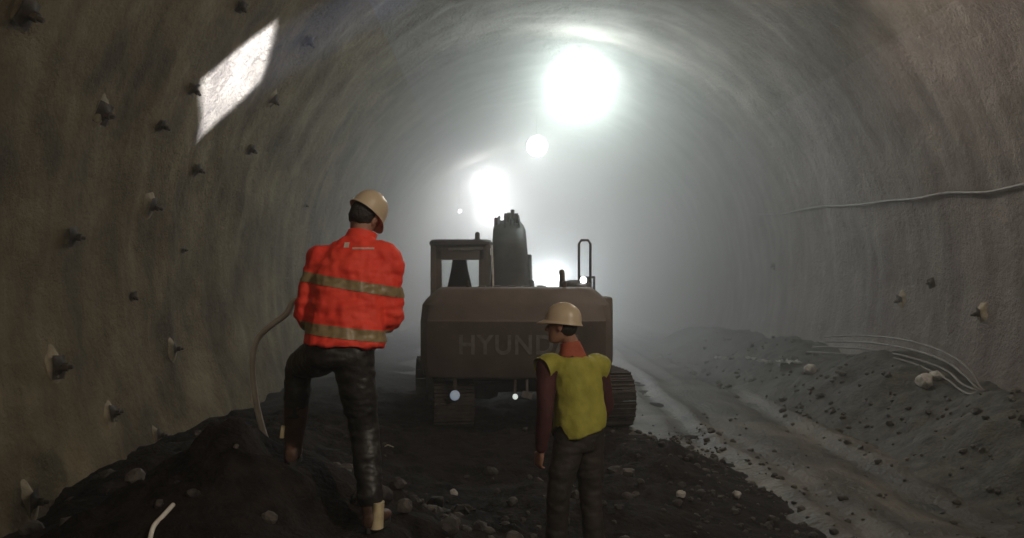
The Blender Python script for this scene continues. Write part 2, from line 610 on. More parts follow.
tag(terrain('floor', -5.6, 8.4, -5.5, 61.5, 0.10, road_z, M['road'], 3.0), kind='structure')
tag(terrain('muck_heap', -5.2, 3.6, 1.6, 50.0, 0.055, heap_z, M['muck'], drop=lambda x, y: road_z(x, y) - 0.06),
    'dark wet muck heap under both workers in the foreground', 'heap', kind='stuff')
tag(terrain('debris_bank', 4.4, 8.1, 7.0, 36.0, 0.09, bank_z, M['debris'], drop=lambda x, y: road_z(x, y) - 0.06),
    'bank of broken spoil along the foot of the right wall', 'debris', kind='stuff')


def ground(x, y):
    return max(road_z(x, y), heap_z(x, y) if -5.2 < x < 3.6 and 1.6 < y < 50 else -9, bank_z(x, y) if x > 4.4 and 7 < y < 36 else -9)


bm = bmesh.new()
for k in range(1000):
    x, y = (random.gauss(-0.8, 1.7), random.gauss(6.0, 1.9)) if k < 520 else (random.gauss(2.5, .55), random.uniform(5.5, 14))
    if not (-4.2 < x < 4.2 and 3.0 < y < 14):
        continue
    if min((Vector((x, y)) - Vector((f.x, f.y + .05))).length for f in (A_FOOT_R, A_FOOT_L, B_FOOT_L, B_FOOT_R)) < 0.3:
        continue
    r = random.choice((.025, .03, .04, .05, .05, .07, .10)) * (1 if k < 520 else .6)
    add_rock(bm, (x, y, ground(x, y) + r * .2), r, k, (1, .8, .7), 2 if r > .045 else 1)
tag(obj('loose_rubble', bm, M['stone'], smooth=False), 'broken rock fragments strewn over the dark heap', 'rubble', kind='stuff')
bm = bmesh.new()
for k in range(420):
    if k < 250:
        y = random.uniform(9, 28); x = random.uniform(4.9, 7.0)
    else:
        y = random.uniform(7.5, 16); x = random.uniform(1.6, 6.5)
    r = random.choice((.02, .025, .03, .04, .06)) * (1.6 if k < 250 else .8)
    add_rock(bm, (x, y, ground(x, y) + r * .2), r, 900 + k, (1, .8, .7), 1)
tag(obj('road_gravel', bm, M['road'], smooth=False), 'small stones scattered over the roadway and right bank', 'gravel', kind='stuff')


# ------------------------------------------------------------------ rock bolts
def make_bolt(loc, n, size, patch, label, seed):
    rnd = random.Random(seed)
    q = n.to_track_quat('Z', 'Y').to_euler()
    t = thing('rock_bolt', label, 'rock bolt', loc, q, 'rock bolts in the tunnel lining')
    bm = bmesh.new()
    # shotcrete left round the plate: an uneven lump
    w = size * (2.0 if patch else 1.3)
    rr_ = [0, .12, .3, .45, .6, .75, .88, 1.0]
    rows_ = []
    for q_ in rr_[1:]:
        row = []
        for k in range(26):
            a = 2 * PI * k / 26
            u = Vector((math.cos(a), math.sin(a), 0))
            e = q_ * w * (1 + .38 * noise.noise(u * 1.3 + Vector((seed, 0, 0))))
            h = size * (.50 * math.exp(-(q_ / .5) ** 2) + .16 * (1 - q_) + .10 * noise.noise(u * q_ * 3 + Vector((seed, 5, 1)))) - .10 * q_ ** 3
            row.append(bm.verts.new((u.x * e, u.y * e * (1.3 if patch else 1.05), h)))
        rows_.append(row)
    bm.faces.new(rows_[0])
    for a, b in zip(rows_, rows_[1:]):
        for k in range(26):
            bm.faces.new((a[k], a[(k + 1) % 26], b[(k + 1) % 26], b[k]))
    obj('concrete_collar', bm, M['pale_crete'] if patch else M['wall_l'] if loc.x < 0 else M['wall_r'], t, angle=180)
    tilt = Euler((rnd.uniform(-.25, .25) + .2, rnd.uniform(-.25, .25), rnd.uniform(-.4, .4)))
    tm = tilt.to_matrix().to_4x4()
    bm = bmesh.new()
    s = size * .9
    rows = []
    for j in range(9):
        rows.append([])
        for i in range(9):
            x, y = -1 + i / 4, -1 + j / 4
            h = .45 * math.exp(-(x * x + y * y) * 3.0)
            rows[-1].append(bm.verts.new((x * s, y * s, size * (.42 + h))))
    for a, b in zip(rows, rows[1:]):
        for i in range(8):
            bm.faces.new((a[i], a[i + 1], b[i + 1], b[i]))
    bmesh.ops.solidify(bm, geom=bm.faces[:], thickness=.012)
    bmesh.ops.transform(bm, matrix=tm, verts=bm.verts)
    obj('plate', bm, M['steel'], t)
    bm = bmesh.new()
    add_tube(bm, [(0, 0, size * .6), (0, 0, size * 1.15)], size * .32, 6)
    bmesh.ops.transform(bm, matrix=tm, verts=bm.verts)
    obj('nut', bm, M['steel'], t, smooth=False)
    bm = bmesh.new()
    add_tube(bm, [(0, 0, -.05), (0, 0, size * 1.45), (0, 0, size * 1.52)], [size * .17, size * .17, size * .12], 10)
    bmesh.ops.transform(bm, matrix=tm, verts=bm.verts)
    obj('rod', bm, M['steel'], t)


BOLTS = [
    (20, 10, .15, 0, 'dark rock bolt at the top left edge of the brown wall'),
    (101, 113, .14, 1, 'broad lipped rock bolt high on left wall, far left of the bright patch'),
    (156, 123, .10, 0, 'small dark rock bolt just left of the lower tip of the bright wall patch'),
    (189, 86, .11, 0, 'rock bolt touching the left edge of the bright wall patch'),
    (240, 6, .10, 0, 'rock bolt near the ceiling above the bright wall patch'),
    (308, 40, .13, 0, 'rock bolt up and right of the bright patch, near the vault curve'),
    (273, 100, .12, 1, 'pale rimmed rock bolt at the lower right edge of the bright patch'),
    (251, 149, .11, 0, 'small rock bolt below and right of the bright wall patch'),
    (193, 168, .11, 0, 'rock bolt directly under the lower tip of the bright wall patch'),
    (149, 205, .13, 1, 'rock bolt with pale lip midway up left wall, below the small dark one'),
    (65, 236, .12, 0, 'black hooked rock bolt midway up left wall near the frame edge'),
    (180, 250, .06, 0, 'tiny rock bolt stub on left wall right of the hooked one'),
    (127, 296, .08, 0, 'little dark rock bolt above the pale cluster low on left wall'),
    (55, 367, .14, 1, 'largest rock bolt, sunk in a pale washed hollow low on left wall'),
    (172, 349, .11, 1, 'rock bolt with pale chipped rim low on left wall, beside the hose side'),
    (110, 414, .11, 1, 'rock bolt in a pale smear low on left wall, under the tiny dark one'),
    (160, 434, .10, 1, 'lowest pale rock bolt on left wall just above the muck heap'),
    (33, 500, .12, 1, 'rock bolt half buried where left wall meets the heap'),
    (303, 205, .08, 0, 'faint rock bolt on left wall beside the orange jacket shoulder'),
    (698, 258, .10, 1, 'pale rock bolt far down the right wall in the mist'),
    (775, 266, .10, 0, 'rock bolt on right wall under the start of the wall cable'),
    (903, 300, .11, 1, 'pale rock bolt on right wall above the curved hoses'),
    (936, 283, .10, 0, 'dark rock bolt on right wall between cable and hoses'),
    (988, 314, .11, 1, 'rock bolt nearest the right frame edge on right wall'),
]
for i, (px, py, s, patch, lab) in enumerate(BOLTS):
    p, n, th = wall_hit(px, py)
    make_bolt(p, n, s, patch, lab, i + 3)


# ------------------------------------------------------------------ floodlights
def floodlight(loc, power, colour, label, lens, aim, size=.34, group=None, kind='SPOT', cone=150, blend=.6):
    loc = Vector(loc)
    th = math.atan2(loc.z - TZ, loc.x - TX)
    r = wall_r(th, loc.y)
    top = Vector((loc.x, loc.y, TZ + math.sqrt(max(r * r - (loc.x - TX) ** 2, .1))))
    t = thing('floodlight', label, 'floodlight', top, (0, 0, 0), group)
    d = (Vector(aim) - loc).normalized()
    q = d.to_track_quat('-Z', 'Y').to_matrix().to_4x4()
    L = loc - top

    def put(bm):
        bmesh.ops.transform(bm, matrix=Matrix.Translation(L) @ q, verts=bm.verts)
        return bm
    bm = bmesh.new()
    add_rings(bm, [ring((0, 0, z), (size * k, 0, 0), (0, size * k, 0), 32, 2) for z, k in ((.16, .55), (.14, .7), (.05, .92), (0, 1.0), (0, .9), (.012, .88))])
    for i in range(7):
        add_box(bm, ((i - 3) * size * .16, 0, .18), (.012, size * .9, .07))
    obj('housing', put(bm), M['housing'], t, smooth=False)
    bm = bmesh.new()
    add_rings(bm, [ring((0, 0, z), (size * k, 0, 0), (0, size * k, 0), 32, 2) for z, k in ((.01, .86), (-.006, .86), (-.012, .8))])
    obj('lens', put(bm), lens, t)
    bm = bmesh.new()
    add_tube(bm, [(-size * 1.02, 0, .03), (-size * 1.02, 0, .32), (size * 1.02, 0, .32), (size * 1.02, 0, .03)], .016, 8)
    obj('bracket', put(bm), M['steel'], t)
    bm = bmesh.new()
    add_tube(bm, [(0, 0, .05), L + q.to_3x3() @ Vector((0, 0, .32))], .018, 8)
    add_lathe(bm, [(.09, .03), (.09, -.02), (.03, -.03)], (0, 0, 0))
    obj('hanger', bm, M['steel'], t)
    lo_ = lamp('lamp', kind, L + d * .05, power, colour, .10, t)
    lo_.rotation_euler = d.to_track_quat('-Z', 'Y').to_euler()
    if kind == 'SPOT':
        lo_.data.spot_size = R(cone)
        lo_.data.spot_blend = blend
    return t


LAMP_LABELS = ['largest glaring floodlight hung under the tunnel crown',
               'smaller floodlight next down the tunnel from the largest, below it',
               'third floodlight in the mist, above the excavator boom and left of the second',
               'farthest floodlight, half hidden just above the excavator boom']
for (p, w, c), lab, sz_ in zip(LAMPS, LAMP_LABELS, (.68, .46, .62, .5)):
    floodlight(p, w, c, lab, M['lens'], (p[0] + .6, p[1] - 9, 5.6), sz_, 'floodlights under the tunnel crown')
floodlight(*WARM_LAMP, 'warm lamp on the vault just above the top right of the picture', M['lens_warm'], (2.5, 10, 0), .32, kind='POINT')
for i, r_ in enumerate(REAR_LAMPS):
    floodlight(*r_, ('warm lamp on the right vault beside the viewpoint, outside the picture', 'warm lamp on the vault behind the viewpoint, left of the crown')[i],
               M['lens_warm'], (-.9, 5.2, 2.2), .3, cone=(115, 168)[i], blend=(1.0, .5)[i])

# far pin-prick lamp at the left wall, high
p, n, th = wall_hit(437, 205)
pp = P(460, 211, 46)
t = thing('bulkhead_lamp', 'tiny lit lamp deep in the mist above the cab', 'lamp', pp)
bm = bmesh.new(); add_lathe(bm, [(.10, 0), (.12, .03), (.1, .1), (.03, .12)], (0, 0, 0), Vector((0, 1, 0)))
obj('housing', bm, M['housing'], t)
bm = bmesh.new(); add_lathe(bm, [(.09, 0), (.085, -.03), (.04, -.06)], (0, 0, 0), Vector((0, 1, 0)))
obj('lens', bm, M['lens_small'], t)
bm = bmesh.new()
hz = math.sqrt(TR ** 2 - (pp.x - TX) ** 2) + TZ
add_tube(bm, [(0, .08, .1), (0, .08, hz - pp.z)], .02, 8)
obj('hanger', bm, M['steel'], t)

# stand lamp behind the machine
(sx, sy, sz), sw, scol = STAND_LAMP
t = thing('tripod_lamp', 'work lamp on a tripod glaring just over the excavator hood', 'lamp', (sx, sy, road_z(sx, sy)))
hz = sz - road_z(sx, sy)
bm = bmesh.new(); add_tube(bm, [(0, 0, .7), (0, 0, hz)], .025, 10)
obj('pole', bm, M['steel'], t)
for k in range(3):
    a = k * 2 * PI / 3 + .4
    bm = bmesh.new(); add_tube(bm, [(0, 0, 1.05), (.6 * math.cos(a), .6 * math.sin(a), .03)], .02, 8)
    obj('leg', bm, M['steel'], t)
bm = bmesh.new(); add_box(bm, (0, .06, hz), (.5, .12, .36), bev=.02)
obj('housing', bm, M['housing'], t)
bm = bmesh.new(); add_box(bm, (0, -.01, hz), (.44, .02, .30), bev=.008)
obj('lens', bm, M['lens'], t)
lamp('lamp', 'POINT', (0, -.14, hz), sw, scol, .1, t)

# ------------------------------------------------------------------ excavator (local frame: origin under the slewing ring, +y forwards)
EX = Vector((0.25, 15.9, 0.0))
ex = thing('excavator', 'large dusty tracked excavator seen from behind, standing in the mist', 'excavator', EX)
UC = Matrix.Rotation(R(9.5), 4, 'Z')       # undercarriage slewed under the upper works


def epart(name, bm, m, parent=None, rot=None, **k):
    if rot is not None:
        bmesh.ops.transform(bm, matrix=rot, verts=bm.verts)
    return obj(name, bm, m, parent or ex, **k)


def track_path(n):
    """closed loop in the y-z plane: two end wheels joined by straight runs"""
    L, r = 1.62, .41
    zc = .46
    per = 4 * L + 2 * PI * r
    out = []
    for i in range(n):
        s = per * i / n
        if s < 2 * L:
            out.append((Vector((-L + s, zc + r)), 0.0))
        elif s < 2 * L + PI * r:
            a = (s - 2 * L) / r
            out.append((Vector((L + r * math.sin(a), zc + r * math.cos(a))), -a))
        elif s < 4 * L + PI * r:
            q = s - 2 * L - PI * r
            out.append((Vector((L - q, zc - r)), -PI))
        else:
            a = (s - 4 * L - PI * r) / r
            out.append((Vector((-L - r * math.sin(a), zc - r * math.cos(a))), -PI - a))
    return out


for side in (-1, 1):
    cx = side * 1.30
    bm = bmesh.new()
    for p, a in track_path(50):
        rot = Matrix.Rotation(a, 3, 'X')
        c = Vector((cx, p.x, p.y))
        add_box(bm, c, (.62, .17, .03), rot)
        add_box(bm, c + rot @ Vector((0, .05, .03)), (.62, .02, .05), rot)
        add_box(bm, c + rot @ Vector((0, -.03, .025)), (.62, .02, .035), rot)
        add_box(bm, c - rot @ Vector((0, 0, .05)), (.2, .175, .08), rot)
    tr = epart('track', bm, M['track'], rot=UC, smooth=False)
    bm = bmesh.new()
    add_box(bm, (cx, 0, .46), (.30, 3.0, .34), bev=.05)
    epart('track_frame', bm, M['paint_dark'], tr, UC)
    for yy, nm in ((1.62, 'idler_wheel'), (-1.62, 'drive_sprocket')):
        bm = bmesh.new()
        add_lathe(bm, [(.05, -.11), (.30, -.10), (.34, -.05), (.34, .05), (.30, .10), (.05, .11)], (cx, yy, .46), Vector((1, 0, 0)))
        if nm == 'drive_sprocket':
            for k in range(14):
                a = 2 * PI * k / 14
                add_box(bm, (cx, yy + .34 * math.cos(a), .46 + .34 * math.sin(a)), (.07, .06, .06), Matrix.Rotation(a, 3, 'X'))
        epart(nm, bm, M['paint_dark'], tr, UC)
    for k in range(7):
        bm = bmesh.new()
        add_lathe(bm, [(.03, -.16), (.10, -.15), (.11, -.1), (.085, -.08), (.085, .08), (.11, .1), (.10, .15), (.03, .16)], (cx, -1.2 + k * .4, .19), Vector((1, 0, 0)), 16)
        epart('track_roller', bm, M['paint_dark'], tr, UC)
bm = bmesh.new()
add_box(bm, (0, 0, .62), (2.2, 1.1, .32), bev=.06)
for s in (-1, 1):
    for q in (-1, 1):
        add_box(bm, (s * .85, q * .75, .55), (.8, .4, .26), Matrix.Rotation(-s * q * .5, 3, 'Z'), .04)
epart('undercarriage_frame', bm, M['paint_dark'], rot=UC)
bm = bmesh.new()
add_lathe(bm, [(.55, .76), (.62, .78), (.62, .86), (.58, .88), (.58, .96), (.55, .98)], (0, 0, 0), seg=40)
epart('slewing_ring', bm, M['steel'])
bm = bmesh.new()
add_box(bm, (0, -.35, 1.04), (2.84, 4.0, .18), bev=.04)
epart('platform', bm, M['paint_dark'])


def cw_ring(z, hw, yb, yf=-1.75, cr=.28):
    """plan outline of the counterweight: bowed rear edge, rounded corners"""
    pts = []
    n = 24
    for i in range(n + 1):
        u = -1 + 2 * i / n
        au = abs(u)
        y = yb + .16 * au ** 2 + (cr * (1 - math.sqrt(max(0, 1 - ((au - .82) / .18) ** 2))) if au > .82 else 0)
        pts.append(Vector((u * hw, y, z)))
    pts.append(Vector((hw, yf, z)))
    pts.append(Vector((-hw, yf, z)))
    return pts


bm = bmesh.new()
add_rings(bm, [cw_ring(.90, 1.36, -2.50), cw_ring(.94, 1.44, -2.60), cw_ring(1.10, 1.47, -2.68), cw_ring(1.78, 1.47, -2.70),
               cw_ring(1.82, 1.465, -2.67), cw_ring(2.02, 1.45, -2.60), cw_ring(2.10, 1.40, -2.52), cw_ring(2.24, 1.26, -2.40), cw_ring(2.29, 1.18, -2.30)])
cw = epart('counterweight', bm, M['paint'], angle=28)
tc = bpy.data.curves.new('lettering', 'FONT')
tc.body = 'HYUNDAI'
tc.size = .40
tc.extrude = .012
tc.offset = .008
tc.align_x = 'CENTER'
tc.space_character = 1.12
to = bpy.data.objects.new('lettering_tmp', tc)
col.objects.link(to)
dg = bpy.context.evaluated_depsgraph_get(); dg.update()
tm = bpy.data.meshes.new_from_object(to.evaluated_get(dg))
bpy.data.objects.remove(to)
b2 = bmesh.new(); b2.from_mesh(tm)
xs = [v.co.x for v in b2.verts]
kx = 1.78 / (max(xs) - min(xs))
for v in b2.verts:
    x = v.co.x * kx
    u = abs(x / 1.47)
    v.co = Vector((x + .03, -2.695 + .16 * u * u - v.co.z, 1.30 + v.co.y))
epart('lettering', b2, M['letter'], cw, smooth=False)
for s in (-1, 1):
    bm = bmesh.new()
    add_tube(bm, [(s * .75, -2.2, 2.26), (s * .75, -2.2, 2.36), (s * .75, -1.98, 2.36), (s * .75, -1.98, 2.26)], .028, 8)
    epart('lifting_eye', bm, M['steel'], cw)
# rear lenses under the counterweight edge, their glints put in as emission
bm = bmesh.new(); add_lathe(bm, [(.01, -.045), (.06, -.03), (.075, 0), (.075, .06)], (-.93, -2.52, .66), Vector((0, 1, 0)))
tl = epart('rear_lens', bm, M['glint_blue']); tl['label'] = 'bluish glint on a rear lens'
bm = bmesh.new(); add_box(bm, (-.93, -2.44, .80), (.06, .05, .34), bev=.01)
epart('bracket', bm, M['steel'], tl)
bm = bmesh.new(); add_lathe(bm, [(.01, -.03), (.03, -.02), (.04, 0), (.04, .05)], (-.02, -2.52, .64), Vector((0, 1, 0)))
tl = epart('rear_lens', bm, M['glint_white']); tl['label'] = 'small white glint on a rear lens'
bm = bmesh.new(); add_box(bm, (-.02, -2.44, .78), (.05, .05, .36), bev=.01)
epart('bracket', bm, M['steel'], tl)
bm = bmesh.new(); add_box(bm, (.16, -2.47, .66), (.16, .03, .10), Matrix.Rotation(.25, 3, 'Y'), .01)
add_box(bm, (.16, -2.43, .80), (.04, .04, .34), bev=.01)
epart('number_plate', bm, M['letter'])
# hood and side cabinets
bm = bmesh.new()
prof = [(-1.18, 1.1), (-1.18, 2.14), (-1.06, 2.28), (1.0, 2.28), (1.12, 2.14), (1.12, 1.1)]
add_rings(bm, [[Vector((x, y, z if z < 1.5 else z - dz)) for x, z in prof] for y, dz in ((-1.8, .03), (-1.7, 0), (-.35, 0), (-.25, .05))])
hd = epart('engine_hood', bm, M['paint'])
for k in range(5):
    bm = bmesh.new(); add_box(bm, (-.55 + k * .25, -1.0, 2.29), (.12, .9, .025), bev=.008)
    epart('louvre', bm, M['paint_dark'], hd)
bm = bmesh.new()
add_box(bm, (1.33, -.95, 1.60), (.44, 1.65, 1.06), bev=.04)
sc1 = epart('side_cabinet', bm, M['paint'])
bm = bmesh.new(); add_box(bm, (1.555, -.95, 1.6), (.02, 1.4, .86), bev=.008); epart('door', bm, M['paint'], sc1)
bm = bmesh.new()
add_box(bm, (1.12, .75, 1.50), (.66, 1.5, .82), bev=.06)
ft = epart('fuel_tank', bm, M['paint'])
bm = bmesh.new(); add_lathe(bm, [(.08, 0), (.08, .06), (.05, .07)], (1.15, .5, 1.9)); epart('filler_cap', bm, M['steel'], ft)
bm = bmesh.new()
add_box(bm, (-1.30, -.95, 1.60), (.30, 1.55, 1.02), bev=.06)
sc2 = epart('side_cabinet', bm, M['paint'])
bm = bmesh.new(); add_box(bm, (-1.455, -.95, 1.6), (.02, 1.35, .84), bev=.008); epart('door', bm, M['paint'], sc2)
# a rounded air cleaner cover at the right rear of the hood
bm = bmesh.new()
add_rings(bm, [ring((x, -1.35, 2.26), (0, .30 * k, 0), (0, 0, .14 * k), 20) for x, k in ((.80, .6), (.84, .9), (.9, 1), (1.14, 1), (1.2, .9), (1.24, .6))])
epart('air_cleaner_cover', bm, M['paint_dark'])
bm = bmesh.new()
add_tube(bm, [(.78, -1.2, 2.2), (.78, -1.2, 2.50), (.78, -1.14, 2.54)], .045, 12)
epart('exhaust_pipe', bm, M['steel'])
bm = bmesh.new()
pts = [(1.06, -1.2, 2.25), (1.06, -1.2, 3.0), (1.10, -1.2, 3.06), (1.21, -1.2, 3.06), (1.25, -1.2, 3.0), (1.25, -1.2, 2.1)]
add_tube(bm, pts, .021, 8)
epart('handrail', bm, M['steel'])
bm = bmesh.new()
pts = [(1.42, -.2, 2.1), (1.42, -.2, 2.45), (1.42, .9, 2.45), (1.42, .9, 1.9)]
add_tube(bm, pts, .02, 8)
epart('handrail', bm, M['steel'])
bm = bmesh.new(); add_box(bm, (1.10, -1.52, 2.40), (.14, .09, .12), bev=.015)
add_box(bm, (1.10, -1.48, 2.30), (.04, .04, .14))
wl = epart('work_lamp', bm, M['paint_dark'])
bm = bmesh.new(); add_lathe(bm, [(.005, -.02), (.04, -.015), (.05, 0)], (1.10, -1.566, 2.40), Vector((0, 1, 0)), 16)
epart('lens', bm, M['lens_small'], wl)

# cab
CX0, CX1, CYA, CYB, CZA, CZB = -1.50, -.43, .05, 1.75, 1.13, 3.10
bm = bmesh.new()
for x in (CX0 + .05, CX1 - .05):
    add_box(bm, (x, CYA + .05, 2.1), (.10, .10, 1.9), bev=.015)
    add_box(bm, (x, .95, 2.1), (.08, .10, 1.9), bev=.015)
    add_tube(bm, [(x, CYB, 1.2), (x, CYB - .02, 2.1), (x, CYB - .22, 3.0)], .045, 10)
    add_box(bm, (x, .9, 1.45), (.06, 1.66, .66), bev=.015)
    add_box(bm, (x, .85, 2.98), (.08, 1.5, .10), bev=.015)
add_box(bm, ((CX0 + CX1) / 2, CYA + .04, 1.66), (1.0, .06, 1.02), bev=.015)
add_box(bm, ((CX0 + CX1) / 2, CYA + .04, 2.88), (1.0, .06, .24), bev=.015)
add_box(bm, (CX0 + .13, CYA + .04, 2.5), (.14, .06, .9), bev=.015)
add_box(bm, (CX1 - .14, CYA + .04, 2.5), (.12, .06, .9), bev=.015)
add_box(bm, ((CX0 + CX1) / 2, CYB - .02, 1.4), (1.0, .06, .55), bev=.015)
add_box(bm, ((CX0 + CX1) / 2, .9, 1.16), (1.0, 1.66, .08))
cab = epart('cab', bm, M['paint'], angle=30)
bm = bmesh.new()
add_rings(bm, [ring(((CX0 + CX1) / 2, .83, z), (.575 * k, 0, 0), (0, .86 * k, 0), 32, 7) for z, k in ((3.02, .96), (3.04, 1.0), (3.09, 1.0), (3.13, .94))])
epart('cab_roof', bm, M['paint_dark'], cab)
bm = bmesh.new(); add_box(bm, ((CX0 + CX1) / 2, CYA + .04, 2.47), (.84, .012, .62)); epart('rear_window', bm, M['cab_glass'], cab)
for x in (CX0 + .05, CX1 - .05):
    bm = bmesh.new(); add_box(bm, (x, .53, 2.35), (.012, .76, 1.1)); epart('side_window', bm, M['cab_glass'], cab)
    bm = bmesh.new(); add_box(bm, (x, 1.28, 2.35), (.012, .62, 1.1)); epart('side_window', bm, M['cab_glass'], cab)
bm = bmesh.new(); add_box(bm, ((CX0 + CX1) / 2, CYB - .1, 2.35), (.92, .012, 1.3), Matrix.Rotation(.13, 3, 'X')); epart('windscreen', bm, M['cab_glass'], cab)
bm = bmesh.new()
xm = (CX0 + CX1) / 2 - .03
add_rings(bm, [ring((xm, y, z), (w, 0, 0), (0, d, 0), 20, 4) for y, z, w, d in ((.62, 1.75, .25, .07), (.57, 1.9, .27, .08), (.52, 2.3, .22, .08), (.48, 2.62, .15, .06), (.47, 2.78, .13, .05), (.47, 2.82, .10, .03))])
add_rings(bm, [ring((xm, y, 1.68), (.27, 0, 0), (0, 0, .09), 20, 4) for y in (.55, .62, 1.05, 1.1)])
add_box(bm, (xm, .8, 1.40), (.4, .4, .44), bev=.03)
epart('operator_seat', bm, M['seat'], cab)
bm = bmesh.new(); add_box(bm, ((CX0 + CX1) / 2 + .10, CYA - .01, 2.965), (.62, .05, .05), Matrix.Rotation(-.03, 3, 'Y'), .01)
epart('rain_strip', bm, M['letter'], cab)
bm = bmesh.new(); add_lathe(bm, [(.06, 0), (.06, .03), (.045, .04), (.045, .13), (.02, .16)], ((CX0 + CX1) / 2 + .30, .35, 3.12)); epart('beacon', bm, M['paint_dark'], cab)
bm = bmesh.new(); add_tube(bm, [(CX1 + .03, CYA - .02, 3.03), (CX1 + .05, CYA - .05, 2.6), (CX1 + .06, CYA - .05, 2.2)], .018, 8, 5); epart('drain_hose', bm, M['hose_white'], cab)
# boom, arm, bucket
BX = -.06


def box_beam(path, bm):
    """path: (y, z, half width, half depth) with the section square to the run"""
    rings = []
    for i, (y, z, hw, hd_) in enumerate(path):
        a = path[max(i - 1, 0)]; b = path[min(i + 1, len(path) - 1)]
        t = Vector((0, b[0] - a[0], b[1] - a[1])).normalized()
        n_ = Vector((0, -t.z, t.y))
        rings.append(ring((BX, y, z), (hw, 0, 0), n_ * hd_, 20, 8))
    add_rings(bm, rings)


bm = bmesh.new()
box_beam([(.45, 1.55, .37, .22), (.7, 1.85, .37, .30), (1.5, 2.65, .355, .40), (2.3, 3.14, .335, .42), (3.0, 3.26, .32, .42), (4.2, 2.95, .27, .30), (5.6, 2.35, .22, .20)], bm)
boom = epart('boom', bm, M['paint_dark'], angle=50)
for i, x in enumerate((-.24, -.10, .03, .12, .22)):
    bm = bmesh.new()
    h = .06 + .05 * math.sin(i * 2.3)
    add_tube(bm, [(BX + x, 1.55, 3.02), (BX + x * .97, 1.72, 3.22), (BX + x * .95, 1.95, 3.36), (BX + x * .9, 2.35, 3.60 + h * (.2 + (i % 3) * .6)), (BX + x * .85, 3.1, 3.70 + h * .5), (BX + x * .8, 4.2, 3.27)], .024, 8, 6)
    epart('hydraulic_hose', bm, M['rubber'], boom)
for x, y, z in ((-.27, 2.2, 3.66), (-.06, 2.45, 3.76), (.07, 2.5, 3.84), (.15, 2.45, 3.76)):
    bm = bmesh.new()
    add_box(bm, (BX + x, y, z - .08), (.08, .10, .20), bev=.015)
    epart('hose_clamp', bm, M['steel'], boom)
for s in (-1, 1):
    bm = bmesh.new()
    add_cyl(bm, (BX + s * .42, 1.0, 1.25), (BX + s * .42, 2.05, 2.35), .085)
    cyl = epart('boom_cylinder', bm, M['paint_dark'], boom)
    bm = bmesh.new()
    add_cyl(bm, (BX + s * .42, 2.05, 2.35), (BX + s * .42, 2.5, 2.9), .05)
    epart('piston_rod', bm, M['chrome'], cyl)
bm = bmesh.new()
add_cyl(bm, (BX, 3.2, 3.78), (BX, 4.7, 3.35), .08)
cyl = epart('arm_cylinder', bm, M['paint_dark'], boom)
bm = bmesh.new(); add_cyl(bm, (BX, 4.7, 3.35), (BX, 5.45, 3.0), .05); epart('piston_rod', bm, M['chrome'], cyl)
bm = bmesh.new()
box_beam([(5.3, 3.0, .15, .12), (5.6, 2.5, .17, .24), (5.75, 2.1, .17, .26), (5.9, 1.2, .15, .17), (6.0, .75, .13, .12)], bm)
epart('arm', bm, M['paint_dark'], angle=50)
bm = bmesh.new()
w = .55
prof = [(5.75, .78), (6.25, .80), (6.62, .55), (6.66, .28), (6.45, .08), (6.0, .04), (5.72, .12)]
inn = [(5.80, .72), (6.22, .73), (6.55, .52), (6.58, .30), (6.40, .13), (6.0, .09), (5.74, .16)]
for s in (-1, 1):
    add_rings(bm, [[Vector((BX + s * w - s * t_, y, z)) for y, z in prof] for t_ in (0, .03)])
add_rings(bm, [[Vector((BX + x, *prof[i])), Vector((BX + x, *inn[i]))] for x in (0,) for i in (0,)] and
          [[Vector((BX - w, *prof[i])), Vector((BX + w, *prof[i])), Vector((BX + w, *inn[i])), Vector((BX - w, *inn[i]))] for i in range(7)])
bk = epart('bucket', bm, M['steel'], angle=30)
for k in range(5):
    bm = bmesh.new()
    add_rings(bm, [ring((BX - .44 + k * .22, y, z), (a_, 0, 0), (0, 0, b_), 8, 6) for y, z, a_, b_ in ((5.78, .10, .05, .04), (5.66, .14, .05, .035), (5.50, .19, .03, .012))])
    epart('bucket_tooth', bm, M['steel'], bk)

# ------------------------------------------------------------------ people


def head_shells(bm, c, up, fwd):
    """head with jaw, nose, brow, ears; c at the middle of the skull"""
    up = up.normalized()
    rt = fwd.cross(up).normalized()
    fw = up.cross(rt).normalized()
    S = ((-.125, .030, .026, .045), (-.112, .045, .045, .040), (-.085, .058, .066, .024), (-.05, .066, .080, .010), (-.01, .072, .092, .002),
         (.03, .076, .097, -.004), (.065, .072, .092, -.008), (.095, .055, .070, -.010), (.112, .030, .040, -.010), (.117, .010, .012, -.010))
    add_rings(bm, [ring(c + up * z + fw * o, rt * a, fw * b, 20) for z, a, b, o in S])
    add_tube(bm, [c + fw * .085 + up * .012, c + fw * .104 - up * .022, c + fw * .112 - up * .034, c + fw * .09 - up * .042], [.009, .013, .015, .010], 8, 2, True)
    add_tube(bm, [c - rt * .045 + fw * .078 + up * .03, c + fw * .092 + up * .03, c + rt * .045 + fw * .078 + up * .03], .011, 8, 2, True)
    add_tube(bm, [c - rt * .025 + fw * .074 - up * .068, c + fw * .083 - up * .068, c + rt * .025 + fw * .074 - up * .068], [.006, .010, .006], 8, 2, True)
    for s in (-1, 1):
        e = c + rt * s * .076 - fw * .005
        add_rings(bm, [ring(e + up * z + rt * s * .004, rt * .009 * k, fw * .02 * k, 10) for z, k in ((-.036, .4), (-.026, .8), (0, 1.0), (.018, 1.05), (.03, .5))])
        eye = c + rt * s * .031 + fw * .079 + up * .006
        add_tube(bm, [eye - rt * .012, eye + rt * .012], .008, 8, 0, True)


